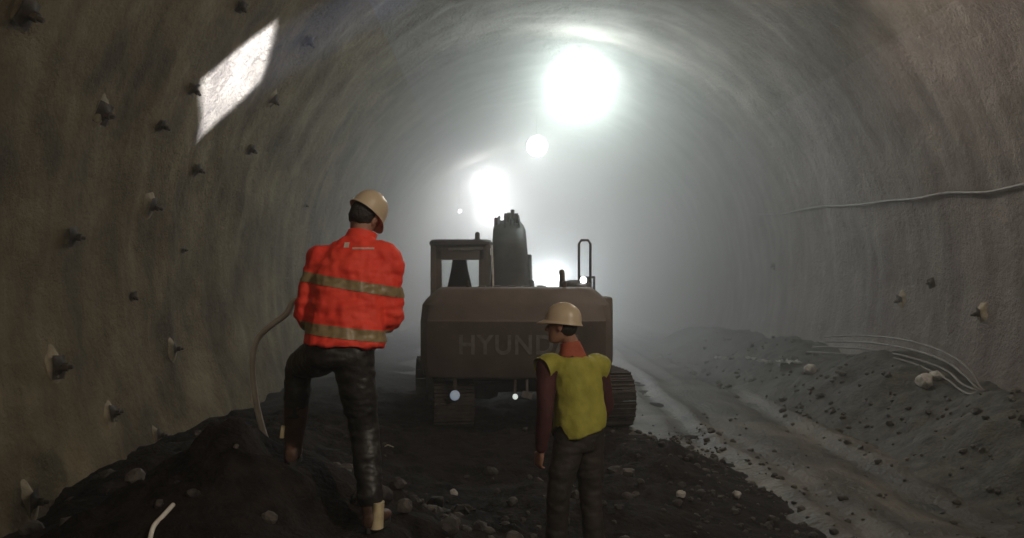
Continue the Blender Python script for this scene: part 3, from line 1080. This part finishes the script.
def hand_shells(bm, w, d, n, side, curl):
    """w wrist, d towards the fingers, n out of the palm, side +1 when the thumb is along d x n"""
    d = d.normalized()
    n = (n - d * n.dot(d)).normalized()
    s = d.cross(n) * side
    add_rings(bm, [ring(w + d * t, s * a, n * b, 14, 3) for t, a, b in ((-.03, .026, .022), (0, .027, .021), (.03, .036, .019), (.07, .042, .016), (.092, .041, .014), (.10, .034, .010))])
    for i, (o, L) in enumerate(((.031, .072), (.0105, .081), (-.0105, .075), (-.031, .058))):
        p = w + d * (.088 if i < 3 else .080) + s * o
        dirv = d + s * o * 1.4
        pts = [p - d * .015, p]
        for seg, f in enumerate((.44, .32, .24)):
            a = curl[seg] * (1 + .12 * i)
            ax = d.cross(n).normalized()
            dirv = (Matrix.Rotation(a, 3, ax) @ dirv).normalized()
            pts.append(pts[-1] + dirv * L * f)
        add_tube(bm, pts, [.0095, .0095, .009, .0082, .007], 10, 2, True)
    b = w + d * .022 + s * .026
    t1 = (s * .75 + d * .6 + n * .25).normalized()
    t2 = (s * .25 + d * .85 + n * .45).normalized()
    add_tube(bm, [b - s * .012, b + t1 * .034, b + t1 * .034 + t2 * .032, b + t1 * .034 + t2 * .056], [.015, .0125, .0105, .008], 10, 2, True)


def limb_chain(bm, pts, rads, seg=16):
    add_tube(bm, pts, rads, seg, 4, True)


def boot(root, off, heel, fw, ankle, shaft_to, k=.36, name='boot'):
    """work boot: sole on the ground at heel, toe along fw, shaft rising past the ankle"""
    up = Vector((0, 0, 1))
    fw = Vector((fw.x, fw.y, 0)).normalized()
    rt = fw.cross(up)
    g = Vector((heel.x, heel.y, heel.z))
    bm = bmesh.new()
    S = ((-.075, .026, .030, .045), (-.06, .036, .045, .05), (-.02, .040, .055, .058), (.03, .040, .050, .055), (.08, .045, .036, .045), (.13, .050, .030, .040), (.17, .046, .027, .036), (.20, .030, .020, .030), (.21, .012, .010, .028))
    add_rings(bm, [ring(g + fw * y + up * (z + .012), rt * a, up * b, 18, 2.6) for y, a, b, z in S])
    add_tube(bm, [g + fw * .0 + up * .05, ankle, ankle.lerp(shaft_to, k - .06), ankle.lerp(shaft_to, k)], [.05, .052, .062 + .012 * (k > .4), .064 + .010 * (k > .4)], 16, 4)
    b = remeshed(bm, .010, 3)
    o = obj(name, b, M['boot'], root, off, angle=180)
    bm = bmesh.new()
    add_rings(bm, [[p + up * z for p in ring(g, rt * .001, fw * .001, 24)] for z in (0,)] and
              [[g + fw * (.068 + .147 * math.cos(a)) + rt * (.047 + .008 * math.cos(a)) * math.sin(a) * (1 if abs(math.cos(a)) < .95 else .9) + up * z for a in [2 * PI * k / 28 for k in range(28)]] for z in (0.0, .028)])
    obj('sole', bm, M['sole'], o, off)
    return o


def helmet(root, off, c, up, fwd, s=1.0):
    up = up.normalized()
    rt = fwd.cross(up).normalized()
    fw = up.cross(rt).normalized()
    bm = bmesh.new()
    rings_ = []
    for z, k in ((-.012, 1.03), (0, 1.0), (.03, .985), (.06, .93), (.09, .80), (.11, .62), (.125, .38), (.131, .15), (.132, .02)):
        rings_.append(ring(c + up * z * s, rt * .107 * k * s, fw * .132 * k * s, 32))
    add_rings(bm, rings_)
    o = obj('helmet', bm, M['helmet'], root, off, angle=70)
    bm = bmesh.new()      # brim all round, drawn out into a peak at the front
    out, inn_, out2 = [], [], []
    for k in range(40):
        a = 2 * PI * k / 40
        f = max(0, math.sin(a)) ** 2.2
        e = rt * math.cos(a) * (.116 + .0 * f) * s + fw * math.sin(a) * (.142 + .05 * f) * s
        out.append(c + e - up * (.016 + .014 * f) * s)
        out2.append(c + e - up * (.021 + .014 * f) * s)
        inn_.append(c + (rt * math.cos(a) * .104 + fw * math.sin(a) * .129) * s + up * .002 * s)
    inn2 = [p - up * .008 * s for p in inn_]
    add_rings(bm, [inn_, out, out2, inn2], closed=True)
    obj('brim', bm, M['helmet'], o, off, angle=60)
    bm = bmesh.new()
    for x in (-.03, 0, .03):
        pts = []
        for k in range(9):
            a = R(-60) + R(120) * k / 8
            zz = .134 * math.cos(a) * (1 - abs(x) * 1.2)
            pts.append(c + fw * .128 * math.sin(a) * s + rt * x * s + up * (zz - .002) * s)
        add_tube(bm, pts, .0055 * s, 6, 0, True)
    obj('ridge', bm, M['helmet'], o, off)
    return o


# ---- worker in the orange jacket
V = Vector
a_lab = 'person in orange hi-vis jacket and cream helmet on the heap, holding a white hose'
A = thing('person', a_lab, 'person', (A_FOOT_R.x, A_FOOT_R.y, A_FOOT_R.z))
ao = A.location.copy()
hipL, hipR = V((-.965, 4.92, 2.00)), V((-.815, 4.90, 2.00))
kneeL, kneeR = V((-1.185, 5.27, 1.885)), V((-.752, 4.93, 1.575))
ankL, ankR = V((-1.222, 5.27, 1.42)), V((-.69, 4.80, 1.155))
shL, shR = V((-1.005, 5.02, 2.525)), V((-.645, 5.0, 2.54))
elL, elR = V((-1.085, 5.00, 2.20)), V((-.615, 5.02, 2.185))
wrL, wrR = V((-1.03, 5.24, 2.16)), V((-.80, 5.27, 2.13))
headC = V((-.775, 5.115, 2.765))
h_up = V((.50, .34, .80)); h_fw = V((.30, .80, -.50))
torsoA = [  # z, cx, cy, rx, ry
    (1.96, -.890, 4.915, .165, .125), (2.05, -.880, 4.925, .17, .13), (2.17, -.868, 4.945, .155, .115), (2.32, -.855, 4.97, .17, .12),
    (2.44, -.845, 4.995, .185, .115), (2.52, -.835, 5.01, .15, .09), (2.585, -.815, 5.03, .075, .065)]
bm = bmesh.new()
add_rings(bm, [ring((x, y, z), (a, 0, 0), (0, b, 0), 24, 2.3) for z, x, y, a, b in torsoA])
add_tube(bm, [V((-.825, 5.02, 2.54)), V((-.79, 5.06, 2.66)), headC - h_up.normalized() * .03], [.066, .058, .056], 16, 3, True)
head_shells(bm, headC, h_up, h_fw)
for sh, el, wr in ((shL, elL, wrL), (shR, elR, wrR)):
    limb_chain(bm, [sh, sh.lerp(el, .5), el, el.lerp(wr, .4), wr], [.062, .05, .041, .04, .028])
limb_chain(bm, [hipL, hipL.lerp(kneeL, .5), kneeL, kneeL.lerp(ankL, .35), ankL, ankL + V((0, .02, -.04))], [.10, .085, .06, .056, .038, .036])
limb_chain(bm, [hipR, hipR.lerp(kneeR, .5), kneeR, kneeR.lerp(ankR, .35), ankR, ankR + V((0, .02, -.04))], [.10, .085, .06, .056, .038, .036])
for f, s in ((ankL, 1), (ankR, 1)):
    limb_chain(bm, [f + V((0, -.03, -.055)), f + V((0, .06, -.06)), f + V((0, .14, -.075))], [.032, .034, .022])
dL, dR = V((.9, .45, .05)), V((-.9, .42, .02))
hand_shells(bm, wrL + dL.normalized() * .03, dL, V((.1, .3, -.9)), -1, (.7, 1.0, .7))
hand_shells(bm, wrR + dR.normalized() * .03, dR, V((.1, .3, -.9)), 1, (.7, 1.0, .7))
body = remeshed(bm, .0052, 2, .3)
obj('body', body, M['skin'], A, ao, angle=180)
bm = bmesh.new()
rt = h_fw.cross(h_up).normalized(); fw = h_up.normalized().cross(rt)
u_ = h_up.normalized()
add_rings(bm, [ring(headC + u_ * z - fw * (.016 + .010), rt * a, fw * b, 20) for z, a, b in ((-.075, .052, .050), (-.05, .068, .076), (0, .079, .086), (.05, .079, .088), (.09, .058, .066), (.113, .02, .03))])
obj('hair', bm, M['hair'], A, ao, angle=180)

bm = bmesh.new()
jr = [(2.035, -.862, 4.915, .228, .160), (2.06, -.860, 4.92, .228, .160), (2.10, -.858, 4.93, .218, .152), (2.18, -.856, 4.945, .208, .147), (2.30, -.852, 4.965, .205, .147),
      (2.40, -.848, 4.985, .205, .142), (2.49, -.838, 5.00, .205, .132), (2.56, -.826, 5.015, .185, .115), (2.605, -.81, 5.03, .125, .095), (2.635, -.80, 5.045, .085, .083), (2.655, -.795, 5.055, .078, .08)]
add_rings(bm, [ring((x, y, z), (a, 0, -.04 * a), (0, b, 0), 32, 2.4) for z, x, y, a, b in jr])
for sh, el, wr, s in ((shL, elL, wrL, -1), (shR, elR, wrR, 1)):
    limb_chain(bm, [sh + V((-s * .05, 0, 0)), sh + V((s * .005, 0, -.02)), sh.lerp(el, .5) + V((s * .005, 0, 0)), el, el.lerp(wr, .5), el.lerp(wr, .93)], [.078, .086, .079, .073, .064, .052], 20)
jk = remeshed(bm, .011, 8)
folds(jk, .018, (10, 10, 4.5), 3.3)
folds(jk, .010, (7, 7, 20), 5.1)
folds(jk, .005, (26, 20, 18), 8.1)
b_up = band(jk, P(351, 285, 4.86), (.17, 0, 1), .056, .004)
b_lo = band(jk, P(345, 333, 4.80), (.12, 0, 1), .062, .004, lambda c: -1.11 < c.x < -.60)
bm_y = bmesh.new()
for i in range(2):
    pass
jacket = obj('jacket', jk, M['orange'], A, ao, angle=180)
obj('reflective_stripe', b_up, M['stripe'], jacket, ao, angle=180)
obj('reflective_stripe', b_lo, M['stripe'], jacket, ao, angle=180)
bm_y.free()
bm = bmesh.new()      # small pale mark and thin pale line laid on the nape
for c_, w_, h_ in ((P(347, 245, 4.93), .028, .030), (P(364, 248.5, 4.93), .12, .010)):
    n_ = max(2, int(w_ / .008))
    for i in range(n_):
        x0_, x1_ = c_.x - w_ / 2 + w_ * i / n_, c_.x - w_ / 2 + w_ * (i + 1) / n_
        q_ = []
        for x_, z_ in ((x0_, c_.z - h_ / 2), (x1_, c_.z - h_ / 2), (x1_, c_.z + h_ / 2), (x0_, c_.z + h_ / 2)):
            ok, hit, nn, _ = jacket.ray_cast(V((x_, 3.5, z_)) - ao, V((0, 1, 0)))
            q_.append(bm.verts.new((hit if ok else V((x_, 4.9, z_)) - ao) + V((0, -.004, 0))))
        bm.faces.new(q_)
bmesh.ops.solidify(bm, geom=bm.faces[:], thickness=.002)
obj('nape_mark', bm, M['white_mark'], jacket)['label'] = 'pale mark and thin line at the nape'
# collar stand
bm = bmesh.new()
pp = [V((-.80, 5.045, 2.60)), V((-.79, 5.055, 2.66))]
rings_o = [ring(V((-.802 + .02 * k, 5.045 + .02 * k, 2.615 + .055 * k)), (.086 - .004 * k, 0, -.012), (0, .088 - .004 * k, -.02), 28) for k in (0, .5, 1)]
rings_i = [ring(V((-.802 + .02 * k, 5.045 + .02 * k, 2.615 + .055 * k)), (.076 - .004 * k, 0, -.012), (0, .078 - .004 * k, -.02), 28) for k in (1, .5, 0)]
add_rings(bm, rings_o + rings_i, closed=True)
obj('collar', bm, M['orange'], jacket, ao, angle=60)

bm = bmesh.new()
add_rings(bm, [ring((x, y, z), (a, 0, 0), (0, b, 0), 28, 2.4) for z, x, y, a, b in ((1.93, -.888, 4.915, .15, .13), (1.97, -.886, 4.915, .178, .145), (2.03, -.876, 4.925, .185, .145), (2.10, -.87, 4.935, .175, .135))])
limb_chain(bm, [hipL, hipL.lerp(kneeL, .5), kneeL, kneeL.lerp(ankL, .35), kneeL.lerp(ankL, .62)], [.115, .104, .083, .077, .069], 20)
limb_chain(bm, [hipR, hipR.lerp(kneeR, .5), kneeR, kneeR.lerp(ankR, .35), kneeR.lerp(ankR, .85)], [.118, .105, .083, .078, .070], 20)
tr_ = remeshed(bm, .011, 5)
folds(tr_, .007, (10, 10, 22), 1.3)
folds(tr_, .003, (30, 30, 40), 5.3)
obj('trousers', tr_, M['trouser_black'], A, ao, angle=180)
lb = boot(A, ao, V((A_FOOT_L.x, A_FOOT_L.y - .03, A_FOOT_L.z)), V((-.1, 1, 0)), ankL + V((0, 0, -.02)), kneeL, .56)
bm = bmesh.new()
add_box(bm, P(284, 431, 5.235), (.026, .02, .075), Matrix.Rotation(.12, 3, 'Y'), .005)
obj('pull_tab', bm, M['boot_pale'], lb, ao)['label'] = 'pale tab on the boot shaft'
bt = boot(A, ao, V((A_FOOT_R.x, A_FOOT_R.y, A_FOOT_R.z)), V((.25, 1, 0)), ankR + V((0, 0, -.02)), kneeR)
bm = bmesh.new()      # pale heel counter of the near boot
g0 = V((A_FOOT_R.x, A_FOOT_R.y, A_FOOT_R.z))
add_rings(bm, [ring(g0 + V((.026 + .008 * k, -.038 + .03 * k, .022 + .13 * k)), (.036 - .006 * k, 0, 0), (0, .047 + .004 * k, 0), 18) for k in (0, .2, .4, .6, .8, 1)])
hc = obj('heel_counter', bm, M['boot_pale'], bt, ao)
hc['label'] = 'pale rubber heel'
helmet(A, ao, headC + u_ * .035 - fw * .005, h_up, h_fw, 0.93)

# ---- worker in the yellow vest, walking away to the left
b_lab = 'person in a yellow vest, maroon sleeves and cream helmet walking left behind the excavator'
B = thing('person', b_lab, 'person', ((B_FOOT_L.x + B_FOOT_R.x) / 2, 6.3, B_FOOT_L.z))
bo = B.location.copy()
bf = V((-.55, .84, 0)).normalized(); br = V((bf.y, -bf.x, 0))
pel = V((.565, 6.3, 1.33))
hL, hR = pel - br * .085 + V((0, 0, -.03)), pel + br * .085 + V((0, 0, -.03))
kL, kR = P(559, 489, 6.22), P(590, 489, 6.36)
aL, aR = V((B_FOOT_L.x, B_FOOT_L.y, .53)), V((B_FOOT_R.x, B_FOOT_R.y, .53))
nk = P(573, 352, 6.30)
sL, sR = P(547, 366, 6.17), P(598, 366, 6.42)
eL, eR = P(545, 411, 6.10), P(606, 404, 6.50)
wL, wR = P(541, 449, 6.16), P(592, 432, 6.62)
hdC = P(562, 326, 6.27)
hup = V((.10, .03, 1.0)); hfw = V((-.93, .30, .02))
tb = [(1.25, pel, .150, .115), (1.33, pel, .16, .12), (1.45, pel, .145, .11)]


def tring(c, z, a, b, p=2.3, n=28, sl=0.0):
    return ring(V((c.x, c.y, z)), br * a + V((0, 0, sl)), bf * b, n, p)


spine = lambda z: V((.565 + (nk.x - .565) * sstep(1.3, 1.95, z) * 1.0, 6.3, z))
bm = bmesh.new()
add_rings(bm, [tring(spine(z), z, a, b) for z, a, b in ((1.22, .14, .11), (1.33, .155, .12), (1.47, .14, .11), (1.62, .155, .115), (1.74, .17, .11), (1.82, .14, .09), (1.88, .07, .065))])
add_tube(bm, [spine(1.82), nk + V((-.015, .0, .06)), hdC - hup.normalized() * .03], [.064, .057, .055], 16, 3, True)
head_shells(bm, hdC, hup, hfw)
for s_, e_, w_ in ((sL, eL, wL), (sR, eR, wR)):
    limb_chain(bm, [s_, s_.lerp(e_, .5), e_, e_.lerp(w_, .4), w_], [.06, .048, .04, .038, .027])
for h_, k_, a_ in ((hL, kL, aL), (hR, kR, aR)):
    limb_chain(bm, [h_, h_.lerp(k_, .5), k_, k_.lerp(a_, .35), a_, a_ + V((0, 0, -.04))], [.095, .08, .058, .054, .037, .035])
    limb_chain(bm, [a_ - bf * .03 + V((0, 0, -.055)), a_ + bf * .06 + V((0, 0, -.06)), a_ + bf * .14 + V((0, 0, -.075))], [.03, .033, .022])
hand_shells(bm, wL + (wL - eL).normalized() * .02, (wL - eL) + bf * .06, br * .95 + bf * .1, -1, (.3, .4, .3))
hand_shells(bm, wR + (wR - eR).normalized() * .02, (wR - eR) + bf * .03, -br, 1, (.4, .6, .4))
obj('body', remeshed(bm, .0052, 2, .3), M['skin'], B, bo, angle=180)
bm = bmesh.new()
rt = hfw.cross(hup).normalized(); u2 = hup.normalized(); fw = u2.cross(rt)
add_rings(bm, [ring(hdC + u2 * z - fw * .028, rt * a, fw * b, 20) for z, a, b in ((-.06, .050, .050), (-.04, .068, .074), (0, .078, .084), (.05, .079, .086), (.09, .058, .066), (.113, .02, .03))])
obj('hair', bm, M['hair'], B, bo, angle=180)
# maroon jumper: trunk, sleeves
bm = bmesh.new()
add_rings(bm, [tring(spine(z), z, a, b) for z, a, b in ((1.30, .155, .125), (1.38, .16, .125), (1.5, .152, .122), (1.64, .165, .125), (1.75, .175, .118), (1.83, .145, .098), (1.89, .082, .075))])
for s_, e_, w_, q in ((sL, eL, wL, -1), (sR, eR, wR, 1)):
    limb_chain(bm, [s_ - br * q * .04, s_, s_.lerp(e_, .5), e_, e_.lerp(w_, .5), e_.lerp(w_, .94)], [.072, .078, .068, .06, .055, .045], 20)
jm = remeshed(bm, .011, 6)
folds(jm, .007, (10, 10, 7), 2.2)
jumper = obj('jumper', jm, M['maroon'], B, bo, angle=180)
bm = bmesh.new()
add_rings(bm, [ring(c_, br * a, bf * b + V((0, 0, -.02)), 24) for c_, a, b in ((spine(1.80) + V((0, 0, .02)), .125, .10), (nk + V((-.005, 0, -.02)), .10, .09), (nk + V((-.012, 0, .03)), .082, .08), (nk + V((-.018, 0, .06)), .072, .075))])
folds(bm, .012, (16, 16, 20), 4)
obj('collar', bm, M['scarf'], jumper, bo, angle=180)
# vest: trunk shell wider than the jumper, open at the armholes
bm = bmesh.new()
add_rings(bm, [tring(spine(z) + V((dx, 0, 0)), z, a, b, 2.5, 36, sl) for z, a, b, dx, sl in ((1.335, .205, .165, .01, .05), (1.37, .205, .165, .01, .045), (1.46, .19, .158, .008, .02), (1.56, .186, .152, .005, 0), (1.68, .19, .15, 0, 0), (1.76, .188, .142, 0, 0), (1.82, .168, .122, 0, 0), (1.86, .125, .098, 0, 0))])
for s_, q in ((sL, -1), (sR, 1)):
    add_tube(bm, [s_ - br * q * .10 + V((0, 0, .0)), s_ - br * q * .02 + V((0, 0, .012)), s_ + br * q * .08 + V((0, 0, -.045))], [.07, .088, .088], 20, 3)
vm = remeshed(bm, .010, 5)
folds(vm, .009, (9, 9, 7), 6.2)
folds(vm, .004, (24, 24, 12), 1.7)
for s_, e_, q in ((sL, eL, -1), (sR, eR, 1)):        # cut the armholes
    geom = list(vm.verts) + list(vm.edges) + list(vm.faces)
    bmesh.ops.bisect_plane(vm, geom=geom, dist=1e-5, plane_co=s_ + br * q * .050, plane_no=(br * q + V((0, 0, -.30))), clear_outer=True)
vest = obj('vest', vm, M['yellow'], B, bo, angle=180)
bm = bmesh.new()
add_rings(bm, [tring(pel, z, a, b) for z, a, b in ((1.20, .13, .12), (1.25, .165, .135), (1.33, .17, .138), (1.40, .16, .13))])
for h_, k_, a_ in ((hL, kL, aL), (hR, kR, aR)):
    limb_chain(bm, [h_, h_.lerp(k_, .5), k_, k_.lerp(a_, .4), k_.lerp(a_, .93)], [.112, .103, .085, .08, .078], 20)
tr_ = remeshed(bm, .011, 5)
folds(tr_, .008, (10, 10, 20), 7.3)
obj('trousers', tr_, M['trouser_brown'], B, bo, angle=180)
boot(B, bo, B_FOOT_L - bf * .0, bf, aL + V((0, 0, -.02)), kL)
boot(B, bo, B_FOOT_R - bf * .0, bf, aR + V((0, 0, -.02)), kR)
helmet(B, bo, hdC + u2 * .035 - fw * .005, hup, hfw, 1.0)

# ------------------------------------------------------------------ hoses, cables, stones, scraps
bm = bmesh.new()
h0 = wrL + dL.normalized() * .11 + V((0, .02, -.03))
pts = [wrR + dR.normalized() * .10 + V((0, .02, -.03)), h0, P(300, 300, 5.42), P(287, 314, 5.46), P(270, 327, 5.48), P(258, 340, 5.50), P(254, 365, 5.52), P(257, 398, 5.54), P(264, 428, 5.56)]
pts.append(V((pts[-1].x + .03, 5.58, ground(pts[-1].x + .03, 5.58) + .0)))
add_tube(bm, pts, .019, 12, 6)
tag(obj('hose', bm, M['hose_white'], angle=180), 'white hose curving from the orange worker\'s hand down to the heap', 'hose')
bm = bmesh.new()
pts = []
for px, py, d in ((150, 560, 4.3), (153, 538, 4.36), (157, 524, 4.42), (165, 516, 4.5), (176, 511, 4.62)):
    p = P(px, py, d)
    pts.append(V((p.x, p.y, max(p.z, ground(p.x, p.y) + .012))))
add_tube(bm, pts, .012, 12, 6)
tag(obj('hose', bm, M['hose_white'], angle=180), 'short pale hose end poking from the heap at the bottom left', 'hose')

bm = bmesh.new()
pts = []
for i in range(15):
    px = 762 + i * 21
    py = 213 - (px - 770) * .108 + (2.2 * math.sin(i * 1.3) if i % 2 else 0)
    p, n, th = wall_hit(px, py)
    pts.append(p + n * .05)
add_tube(bm, pts, .022, 10, 4)
tag(obj('cable', bm, M['cable_grey'], angle=180), 'pale cable strung along the right wall above head height', 'cable')

HOSE_LABELS = ['uppermost of the thin hoses bowed along the right debris bank', 'second from top of the thin hoses on the right debris bank',
               'third from top of the thin hoses on the right debris bank', 'lowest of the thin hoses on the right debris bank']
for k, lab in enumerate(HOSE_LABELS):
    bm = bmesh.new()
    pts = []
    for px, py, d in ((826 - k * 6, 337 + k * 5, 18.2), (862, 336 + k * 6.5, 17.0), (905, 340 + k * 8, 15.6), (945, 352 + k * 8.5, 14.4), (970 - k * 3, 368 + k * 8, 13.6), (983 - k * 4, 388 + k * 5, 13.2)):
        p = P(px, py, d - .12 * k)
        g = ground(p.x, p.y) + .03
        pts.append(V((p.x, p.y, max(p.z, g))))
    pts.append(V((pts[-1].x + .05, pts[-1].y - .15, ground(pts[-1].x + .05, pts[-1].y - .15) - .02)))
    add_tube(bm, pts, .017, 8, 5)
    tag(obj('hose', bm, M['cable_grey'], angle=180), lab, 'hose', 'thin hoses on the debris bank')


def on_ground(px, py, d0=6.0, d1=40.0):
    """first ground point along a view ray"""
    d = d0
    while d < d1:
        p = P(px, py, d)
        if p.z <= ground(p.x, p.y):
            return V((p.x, p.y, ground(p.x, p.y)))
        d += .05
    return P(px, py, d1)


STONES = [(927, 387, .17, 'largest pale stone on the right debris bank below the hoses'),
          (938, 380, .13, 'pale stone resting behind the largest one on the right bank'),
          (812, 374, .15, 'lone pale stone at the left end of the debris bank hoses'),
          (842, 345, .10, 'small pale stone at the wall just above the hose ends'),
          (681, 498, .05, 'small pale stone lying on the dark roadway right of the yellow vest'),
          (737, 498, .06, 'flat pale stone on the roadway, right of the smaller one'),
          (454, 494, .05, 'pale pebble on the dark heap between the two workers'),
          (525, 431, .05, 'little stone on the heap left of the yellow vest worker\'s hand')]
for i, (px, py, r, lab) in enumerate(STONES):
    p = on_ground(px, py, 3.5 if i > 3 else 9)
    bm = bmesh.new()
    add_rock(bm, (0, 0, r * .35), r, 400 + i, (1, .85, .8), 3)
    o = obj('stone', bm, M['pale_stone'] if i < 7 else M['stone'], smooth=False)
    o.location = p
    tag(o, lab, 'stone', 'pale stones')
SCRAPS = [(722, 362, 'leftmost torn pale scrap at the foot of the right wall'), (752, 362, 'crumpled pale scrap second along the foot of the right wall'),
          (766, 366, 'pale scrap lying between two others by the right wall'), (789, 366, 'largest crumpled pale scrap by the right wall, nearest the pale stone')]
for i, (px, py, lab) in enumerate(SCRAPS):
    p = on_ground(px, py, 10)
    bm = bmesh.new()
    n_ = 9
    w = .24 if i == 3 else .18
    rows = [[bm.verts.new(((x / 8 - .5) * w * 2, (y / 8 - .5) * w * 1.4, .02 + .14 * abs(noise.noise(V((x * .45 + i * 5, y * .45, i)))) + .05 * noise.noise(V((x * .9, y * .9, i + 3))) + .04)) for x in range(n_)] for y in range(n_)]
    for a, b in zip(rows, rows[1:]):
        for k in range(n_ - 1):
            bm.faces.new((a[k], a[k + 1], b[k + 1], b[k]))
    bmesh.ops.solidify(bm, geom=bm.faces[:], thickness=.006)
    o = obj('plastic_scrap', bm, M['scrap'], smooth=False)
    o.location = p
    o.rotation_euler = (0, 0, i * 1.1)
    tag(o, lab, 'scrap', 'pale scraps by the right wall')
bm = bmesh.new()
p = on_ground(388, 447, 4.9)
add_tube(bm, [p + V((-.05, 0, .0)), p + V((0, .01, .03)), p + V((.07, .03, .0))], [.008, .010, .006], 8)
tag(obj('wood_splinter', bm, M['wood']), 'pale wood splinter on the heap right of the orange worker\'s leg', 'splinter')

# ------------------------------------------------------------------ added unseen lamp, its beam shaped to light a lozenge of the left wall
c0, n0, _ = wall_hit(236, 80)
tip, _, _ = wall_hit(277, 19)
tip2, _, _ = wall_hit(196, 141)
sideA, _, _ = wall_hit(206, 77)
sideB, _, _ = wall_hit(268, 80)
sp = V((4.0, 8.0, 7.75))
bm = bmesh.new()
dirv = (c0 - sp).normalized()
lx = (tip - tip2).normalized()
lx = (lx - dirv * lx.dot(dirv)).normalized()      # long axis of the beam
ly = dirv.cross(lx)
qm = Matrix((ly, lx, -dirv)).transposed()
th = math.atan2(sp.z - TZ, sp.x - TX)
top = V((sp.x, sp.y, TZ + math.sqrt(wall_r(th, sp.y) ** 2 - (sp.x - TX) ** 2)))
st = thing('spotlight', 'added hooded spotlight, unseen on the vault above the picture, aimed at the left wall', 'spotlight', top)
wl_loc = sp - top
bmh = bmesh.new()
add_rings(bmh, [ring((0, 0, z), (.09 * k, 0, 0), (0, .12 * k, 0), 16, 6) for z, k in ((.16, .4), (.14, .8), (.04, 1), (-.03, 1.0), (-.03, .92), (.02, .85))])
bmesh.ops.transform(bmh, matrix=Matrix.Translation(wl_loc) @ qm.to_4x4(), verts=bmh.verts)
obj('housing', bmh, M['housing'], st)
bmh = bmesh.new()
add_tube(bmh, [wl_loc, (0, 0, .05)], .02, 8)
obj('hanger', bmh, M['steel'], st)
ld = bpy.data.lights.new('lamp', 'SPOT')
ld.energy = SPOT_POWER
ld.color = (.60, .68, 1.0)
ld.shadow_soft_size = .01
ld.spot_size = R(60)
ld.spot_blend = .1
ld.use_nodes = True
nt = ld.node_tree
em = nt.nodes['Emission']
tcn = nt.nodes.new('ShaderNodeTexCoord')
sepn = nt.nodes.new('ShaderNodeSeparateXYZ')
nt.links.new(tcn.outputs['Normal'], sepn.inputs[0])


def mth(op, a, b=None, clamp=False):
    n = nt.nodes.new('ShaderNodeMath')
    n.operation = op
    n.use_clamp = clamp
    for i, v in enumerate((a, b)):
        if v is None: continue
        if isinstance(v, (int, float)): n.inputs[i].default_value = v
        else: nt.links.new(v, n.inputs[i])
    return n.outputs[0]


def uv(p):
    v = (p - sp)
    z = v.dot(dirv)
    return v.dot(ly) / z, v.dot(lx) / z


ut, ub, ua, ug = uv(tip), uv(tip2), uv(sideA), uv(sideB)
cu, cv = (ut[0] + ub[0]) / 2, (ut[1] + ub[1]) / 2
e1 = ((ut[0] - ub[0]) / 2, (ut[1] - ub[1]) / 2)
e2 = ((ug[0] - ua[0]) / 2, (ug[1] - ua[1]) / 2)
det = e1[0] * e2[1] - e1[1] * e2[0]
az = mth('ABSOLUTE', sepn.outputs['Z'])
du = mth('SUBTRACT', mth('DIVIDE', sepn.outputs['X'], az), cu)
dv = mth('SUBTRACT', mth('DIVIDE', sepn.outputs['Y'], az), cv)
al = mth('ABSOLUTE', mth('SUBTRACT', mth('MULTIPLY', du, e2[1] / det), mth('MULTIPLY', dv, e2[0] / det)))
be = mth('ABSOLUTE', mth('SUBTRACT', mth('MULTIPLY', dv, e1[0] / det), mth('MULTIPLY', du, e1[1] / det)))
dd = mth('ADD', mth('POWER', al, 1.08), mth('POWER', be, 1.08))
s_ = mth('DIVIDE', mth('SUBTRACT', 1.12, dd), 0.30, True)
nt.links.new(mth('MULTIPLY', s_, s_), em.inputs['Strength'])
lo = bpy.data.objects.new('lamp', ld)
lo.matrix_local = Matrix.Translation(wl_loc + dirv * .05) @ qm.to_4x4()
lo.parent = st
col.objects.link(lo)


# ------------------------------------------------------------------ dust and mist
def haze(name, y0, y1, dens, colour, g, label):
    m = bpy.data.materials.new(name)
    m.use_nodes = True
    nt = m.node_tree
    nt.nodes.clear()
    out = nt.nodes.new('ShaderNodeOutputMaterial')
    v = nt.nodes.new('ShaderNodeVolumeScatter')
    v.inputs['Color'].default_value = (*colour, 1)
    v.inputs['Density'].default_value = dens
    v.inputs['Anisotropy'].default_value = g
    nt.links.new(v.outputs[0], out.inputs['Volume'])
    bm = bmesh.new()
    rr, zb = TR - .22, 0.12
    a0 = math.asin((zb - TZ) / rr)
    arc = [(TX + rr * math.cos(a0 + (PI - 2 * a0) * k / 40), TZ + rr * math.sin(a0 + (PI - 2 * a0) * k / 40)) for k in range(41)]
    add_rings(bm, [[V((x, y, z)) for x, z in arc] for y in (y0, y1)])
    o = obj(name, bm, m, smooth=False)
    tag(o, label, 'mist', kind='stuff')
    return o


haze('dust_haze', -5.8, 61.6, HAZE_THIN, (.95, .97, .98), .3, 'thin dust hanging in the whole tunnel')
haze('mist', 14.2, 61.4, HAZE_MID, (.94, .98, .96), .62, 'pale mist around and beyond the excavator')
haze('thick_mist', 20.5, 61.2, HAZE_THICK, (.94, .98, .96), .62, 'thick pale mist filling the tunnel beyond the excavator')
